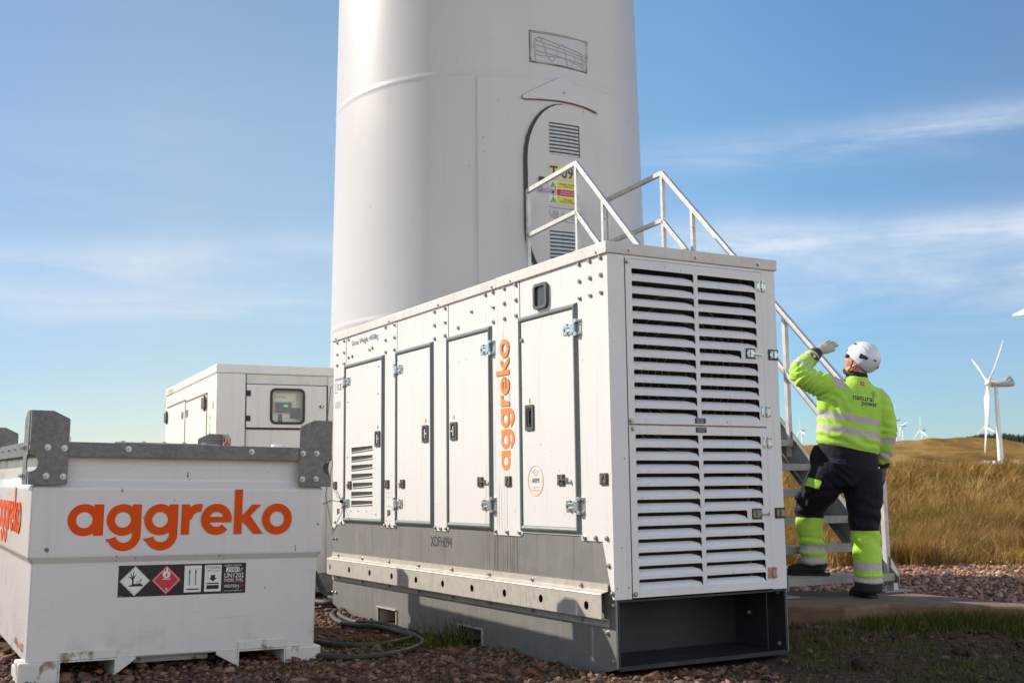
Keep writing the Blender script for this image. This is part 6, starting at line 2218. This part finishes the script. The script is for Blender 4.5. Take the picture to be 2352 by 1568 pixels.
def decal(name, polys2d, mat, origin, udir, vdir, parent, bvh, off=.002, cast=Vector((0, 1, 0))):
    """flat artwork pressed onto cloth"""
    origin = Vector(origin); u_ = Vector(udir).normalized(); v_ = Vector(vdir).normalized()
    bm = bmesh.new()
    for vs_, fs_ in polys2d:
        b_v = [bm.verts.new((a, b, 0)) for a, b in vs_]
        for f in fs_:
            try: bm.faces.new([b_v[i] for i in f])
            except ValueError: pass
    bmesh.ops.triangulate(bm, faces=bm.faces)
    bmesh.ops.subdivide_edges(bm, edges=[e for e in bm.edges if e.calc_length() > .012], cuts=2, use_grid_fill=False)
    bmesh.ops.triangulate(bm, faces=bm.faces)
    for x in bm.verts:
        p_ = origin + u_ * x.co.x + v_ * x.co.y
        h = bvh.ray_cast(p_ - cast * .6, cast)
        x.co = (h[0] - cast * off) if h[0] is not None else p_
    me = bpy.data.meshes.new(name); bm.to_mesh(me); bm.free(); me.materials.append(mat)
    o_ = bpy.data.objects.new(name, me); COL.objects.link(o_); o_.parent = parent
    return o_


def text2d(s, w, h, bold=.02):
    o_ = text_obj('t', s, M['black'], lambda u, v, w_: (u, v, 0), 0, 0, w, h, None, bold=bold)
    r_ = ([(q.co.x, q.co.y) for q in o_.data.vertices], [tuple(f.vertices) for f in o_.data.polygons])
    me_ = o_.data; bpy.data.objects.remove(o_); bpy.data.meshes.remove(me_)
    return r_


def offs(p2, dx, dy): return ([(a + dx, b + dy) for a, b in p2[0]], p2[1])


def poly2(pts): return (pts, [tuple(range(len(pts)))])


# writing on the back: x = 2.48..2.64 , slanted down to the right
UD = (1, 0, -.155); VD = (.05, 0, 1)
decal('jacket_lettering', [offs(text2d('natural', .150, .040, .012), 0, 0)], M['purple_txt'], (2.395, 8.0, 1.578), UD, VD, jacket, jb)
decal('jacket_lettering', [offs(text2d('power', .118, .038, .012), 0, 0)], M['purple_txt'], (2.452, 8.0, 1.524), UD, VD, jacket, jb)
sunp = []
for k in range(7):
    a = k * 2 * math.pi / 7 + .3; r_a, r_b = .013, .024
    ca1, sa1 = math.cos(a), math.sin(a)
    sunp.append(poly2([(ca1 * r_a - sa1 * .0012, sa1 * r_a + ca1 * .0012), (ca1 * r_b - sa1 * .0022, sa1 * r_b + ca1 * .0022), (ca1 * r_b + sa1 * .0022, sa1 * r_b - ca1 * .0022), (ca1 * r_a + sa1 * .0012, sa1 * r_a - ca1 * .0012)]))
for r_o in (.012, .0065):
    for k in range(14):
        a0, a1 = k * 2 * math.pi / 16, (k + 1) * 2 * math.pi / 16
        sunp.append(poly2([(r_o * math.cos(a0), r_o * math.sin(a0)), (r_o * math.cos(a1), r_o * math.sin(a1)), ((r_o - .0018) * math.cos(a1), (r_o - .0018) * math.sin(a1)), ((r_o - .0018) * math.cos(a0), (r_o - .0018) * math.sin(a0))]))
decal('sun_emblem', sunp, M['green_txt'], (2.552, 8.0, 1.612), UD, VD, jacket, jb)
decal('maker_tag', [poly2(rect(-.013, .013, -.015, .015))], M['red_sign'], (2.475, 8.0, 1.690), UD, VD, jacket, jb, off=.003)
decal('tag_letter', [text2d('A', .015, .018)], M['white_sign'], (2.4675, 8.0, 1.682), UD, VD, jacket, jb, off=.0045)
# back pocket flap and lime side flash
decal('pocket_flap', [poly2([(0, 0), (.112, -.012), (.112, -.048), (.02, -.040), (.004, -.026)])], fabric('pocket_fabric', (.026, .028, .052), [], bump=.3), (2.205, 8.0, 1.175), (1, 0, -.06), (0, 0, 1), trousers, tb_, off=.007)
mb = MB(); limb(mb, [(2.055, 8.20, .905), (2.075, 8.20, .86)], [.050, .048], ratio=.8)
finish(remesh(mb, .008, 3), 'cargo_pocket', fabric('navy2', NAVY, [], bump=.35), person)

# ---- boots
mb = MB()
limb(mb, [(2.468, 8.09, .29), (2.468, 8.085, .245), (2.455, 8.13, .232), (2.435, 8.24, .228), (2.425, 8.30, .222)], [.060, .054, .048, .045, .032])
b1 = finish(remesh(mb, .006, 3), 'boot', M['boot'], person)
mb = MB()
limb(mb, [(2.170, 8.335, .43), (2.19, 8.325, .388), (2.14, 8.35, .383), (2.06, 8.385, .380), (2.01, 8.40, .374)], [.058, .050, .046, .043, .033])
b2 = finish(remesh(mb, .006, 3), 'boot', M['boot'], person)


def sole(cx, cy, z, d, par):
    d = Vector(d).normalized(); s_3 = Vector((-d.y, d.x, 0))
    out = [(-.06, -.033), (-.03, -.040), (.06, -.038), (.15, -.048), (.21, -.04), (.235, -.015), (.235, .015), (.21, .04), (.15, .046), (.06, .036), (-.03, .040), (-.06, .033), (-.068, 0)]
    b = MB(); b.plate(out, [], lambda u, v, w: tuple(Vector((cx, cy, z)) + d * u + s_3 * v + Vector((0, 0, w))), .022, w0=.022)
    b.build('sole', M['black_matt'], par, bevel=.003)


sole(2.468, 8.085, .2015, (-.20, .98, 0), b1); sole(2.200, 8.325, .337, (-.93, .34, 0), b2)

# ---- helmet
hu = (upd * .92 - fd_ * .10).normalized(); hf = (fd_ - hu * fd_.dot(hu)).normalized(); hl = hu.cross(hf)
HCc = HP(-.010, 0, .022)


def Hm(f, l, u, o_=0): return HCc + hf * f + hl * l + hu * u


nu, nv_ = 72, 36
vs = []; keep = {}


def hshape(th, ph, k=1.0):
    """th azimuth from the front, ph from the top"""
    f = math.sin(ph) * math.cos(th); l = math.sin(ph) * math.sin(th); u = math.cos(ph)
    rf = .128 if f > 0 else .124
    # ridges running front to back
    rdg = 0
    for l0 in (.42, .62, .82):
        rdg += .0045 * math.exp(-((abs(l) - l0 + .10 * f) / .035) ** 2) * (1 if f > -.25 else math.exp(-((f + .25) / .25) ** 2))
    rdg += .003 * math.exp(-(l / .10) ** 2)
    s_ = k + rdg / .13
    return (f * rf * s_, l * .103 * s_, u * .114 * s_)


def rim(th):
    c = math.cos(th)
    # rim height: front raised, notch above the ears, low at the nape
    return -.020 if c > .5 else (-.020 - .068 * (1 - (c + 1) / 1.5) ** .8)


for layer, k in ((0, 1.0), (1, .93)):
    for i in range(nv_ + 1):
        for j in range(nu):
            th = 2 * math.pi * j / nu
            zr_ = rim(th)
            phm = math.acos(max(-1, min(1, zr_ / .114)))
            ph = phm * i / nv_
            f, l, u = hshape(th, ph, k)
            if i == nv_ and layer == 0: pass
            vs.append(Hm(f, l, u))
fs = []
for i in range(nv_):
    for j in range(nu):
        a = i * nu + j; b = i * nu + (j + 1) % nu
        fs.append((a, b, b + nu, a + nu))
        o2 = (nv_ + 1) * nu
        fs.append((a + o2, a + nu + o2, b + nu + o2, b + o2))
for j in range(nu):
    a = nv_ * nu + j; b = nv_ * nu + (j + 1) % nu; o2 = (nv_ + 1) * nu
    fs.append((a, b, b + o2, a + o2))
mb = MB(); mb.add(vs, fs)
helmet = mb.build('helmet', M['helmet'], person, smooth=True)


def hpt(th, ph, k=1.02):
    f, l, u = hshape(th, ph, k); return Hm(f, l, u)


def hpatch(name, th0, th1, ph0, ph1, mat, taper=0.0, k=1.03):
    b = MB(); n_ = 6; vs_ = []
    for kk in (k, .97):
        for i in range(n_ + 1):
            for j in range(n_ + 1):
                fi, fj = i / n_, j / n_
                t0 = th0 + (th1 - th0) * fj; p0 = ph0 + (ph1 - ph0) * (fi * (1 - taper * fj) + taper * fj * .5)
                vs_.append(hpt(t0, p0, kk))
    m_ = n_ + 1; fs_ = []
    for i in range(n_):
        for j in range(n_):
            a = i * m_ + j
            fs_.append((a, a + 1, a + m_ + 1, a + m_)); fs_.append((a + m_ * m_, a + m_ + m_ * m_, a + m_ + 1 + m_ * m_, a + 1 + m_ * m_))
    ed = [i for i in range(m_)] + [i * m_ + m_ - 1 for i in range(1, m_)] + [m_ * m_ - 1 - i for i in range(1, m_)] + [(m_ - 1 - i) * m_ for i in range(1, m_ - 1)]
    for q in range(len(ed)):
        a, b2_ = ed[q], ed[(q + 1) % len(ed)]
        fs_.append((a, b2_, b2_ + m_ * m_, a + m_ * m_))
    b.add(vs_, fs_); return b.build(name, mat, helmet)


hpatch('side_clip', R(100), R(128), R(80), R(97), M['black'], .45)
hpatch('side_clip', R(-100), R(-128), R(80), R(97), M['black'], .45)
hpatch('rear_vent', R(150), R(161), R(83), R(87), M['black'], 0)
hpatch('front_clip', R(38), R(60), R(50), R(58), M['black'], .3)
hpatch('rear_clip', R(188), R(206), R(98), R(110), M['black'], .3)
# straps, buckle, glasses
mb = MB()
for sg_ in (1, -1):
    mb.tube([HP(.02, sg_ * .082, .02), HP(.015, sg_ * .083, -.04), HP(.025, sg_ * .07, -.085), HP(.05, sg_ * .035, -.135), HP(.06, 0, -.145)], .0045, 6)
    mb.tube([HP(-.06, sg_ * .078, .0), HP(-.02, sg_ * .083, -.05), HP(.02, sg_ * .073, -.08)], .0045, 6)
mb.build('chin_strap', M['black_matt'], person)
mb = MB(); mb.tube([HP(.018, .078, -.070), HP(.030, .074, -.088), HP(.040, .066, -.100)], .012, 8)
mb.build('strap_buckle', M['strap_yellow'], person)
mb = MB(); mb.tube([HP(-.005, .080, .022), HP(.05, .082, .026), HP(.09, .068, .030)], .0035, 6)
mb.tube([HP(-.005, -.087, .022), HP(.05, -.082, .026), HP(.09, -.068, .030)], .0035, 6)
gls = mb.build('glasses_frame', M['white_sign'], person)
mb = MB(); vs_ = []
for i in range(13):
    a = R(-62 + i * 124 / 12)
    for u in (.045, .03, .01, -.012):
        vs_.append(HP(.035 + .088 * math.cos(a), .082 * math.sin(a), u))
fs_ = [(i * 4 + j, i * 4 + j + 1, (i + 1) * 4 + j + 1, (i + 1) * 4 + j) for i in range(12) for j in range(3)]
mb.add(vs_, fs_); mb.build('lens', M['lens_dark'], gls)
# eyebrows/hair under the rim, short and dark
mb = MB(); loft(mb, [(HP(-.102, 0, -.03), .02, .03, fd_, upd), (HP(-.09, 0, -.03), .035, .06, fd_, upd), (HP(-.06, 0, -.02), .045, .078, fd_, upd), (HP(-.03, 0, .0), .045, .080, fd_, upd)])
finish(remesh(mb, .007, 2), 'hair', pmat('hair', (.05, .035, .025), .8, var=.4, vscale=60), person)

# ---- settle: origin at the standing foot
P0 = Vector((2.46, 8.10, .20))


def all_children(o):
    for c in o.children:
        yield c
        yield from all_children(c)


done = set()
for o in [person] + list(all_children(person)):
    if o.data and o.data.name not in done:
        o.data.transform(Matrix.Translation(-P0)); done.add(o.data.name)
person.location = (2.583, 8.505, .1611)
person.scale = (1.05,) * 3
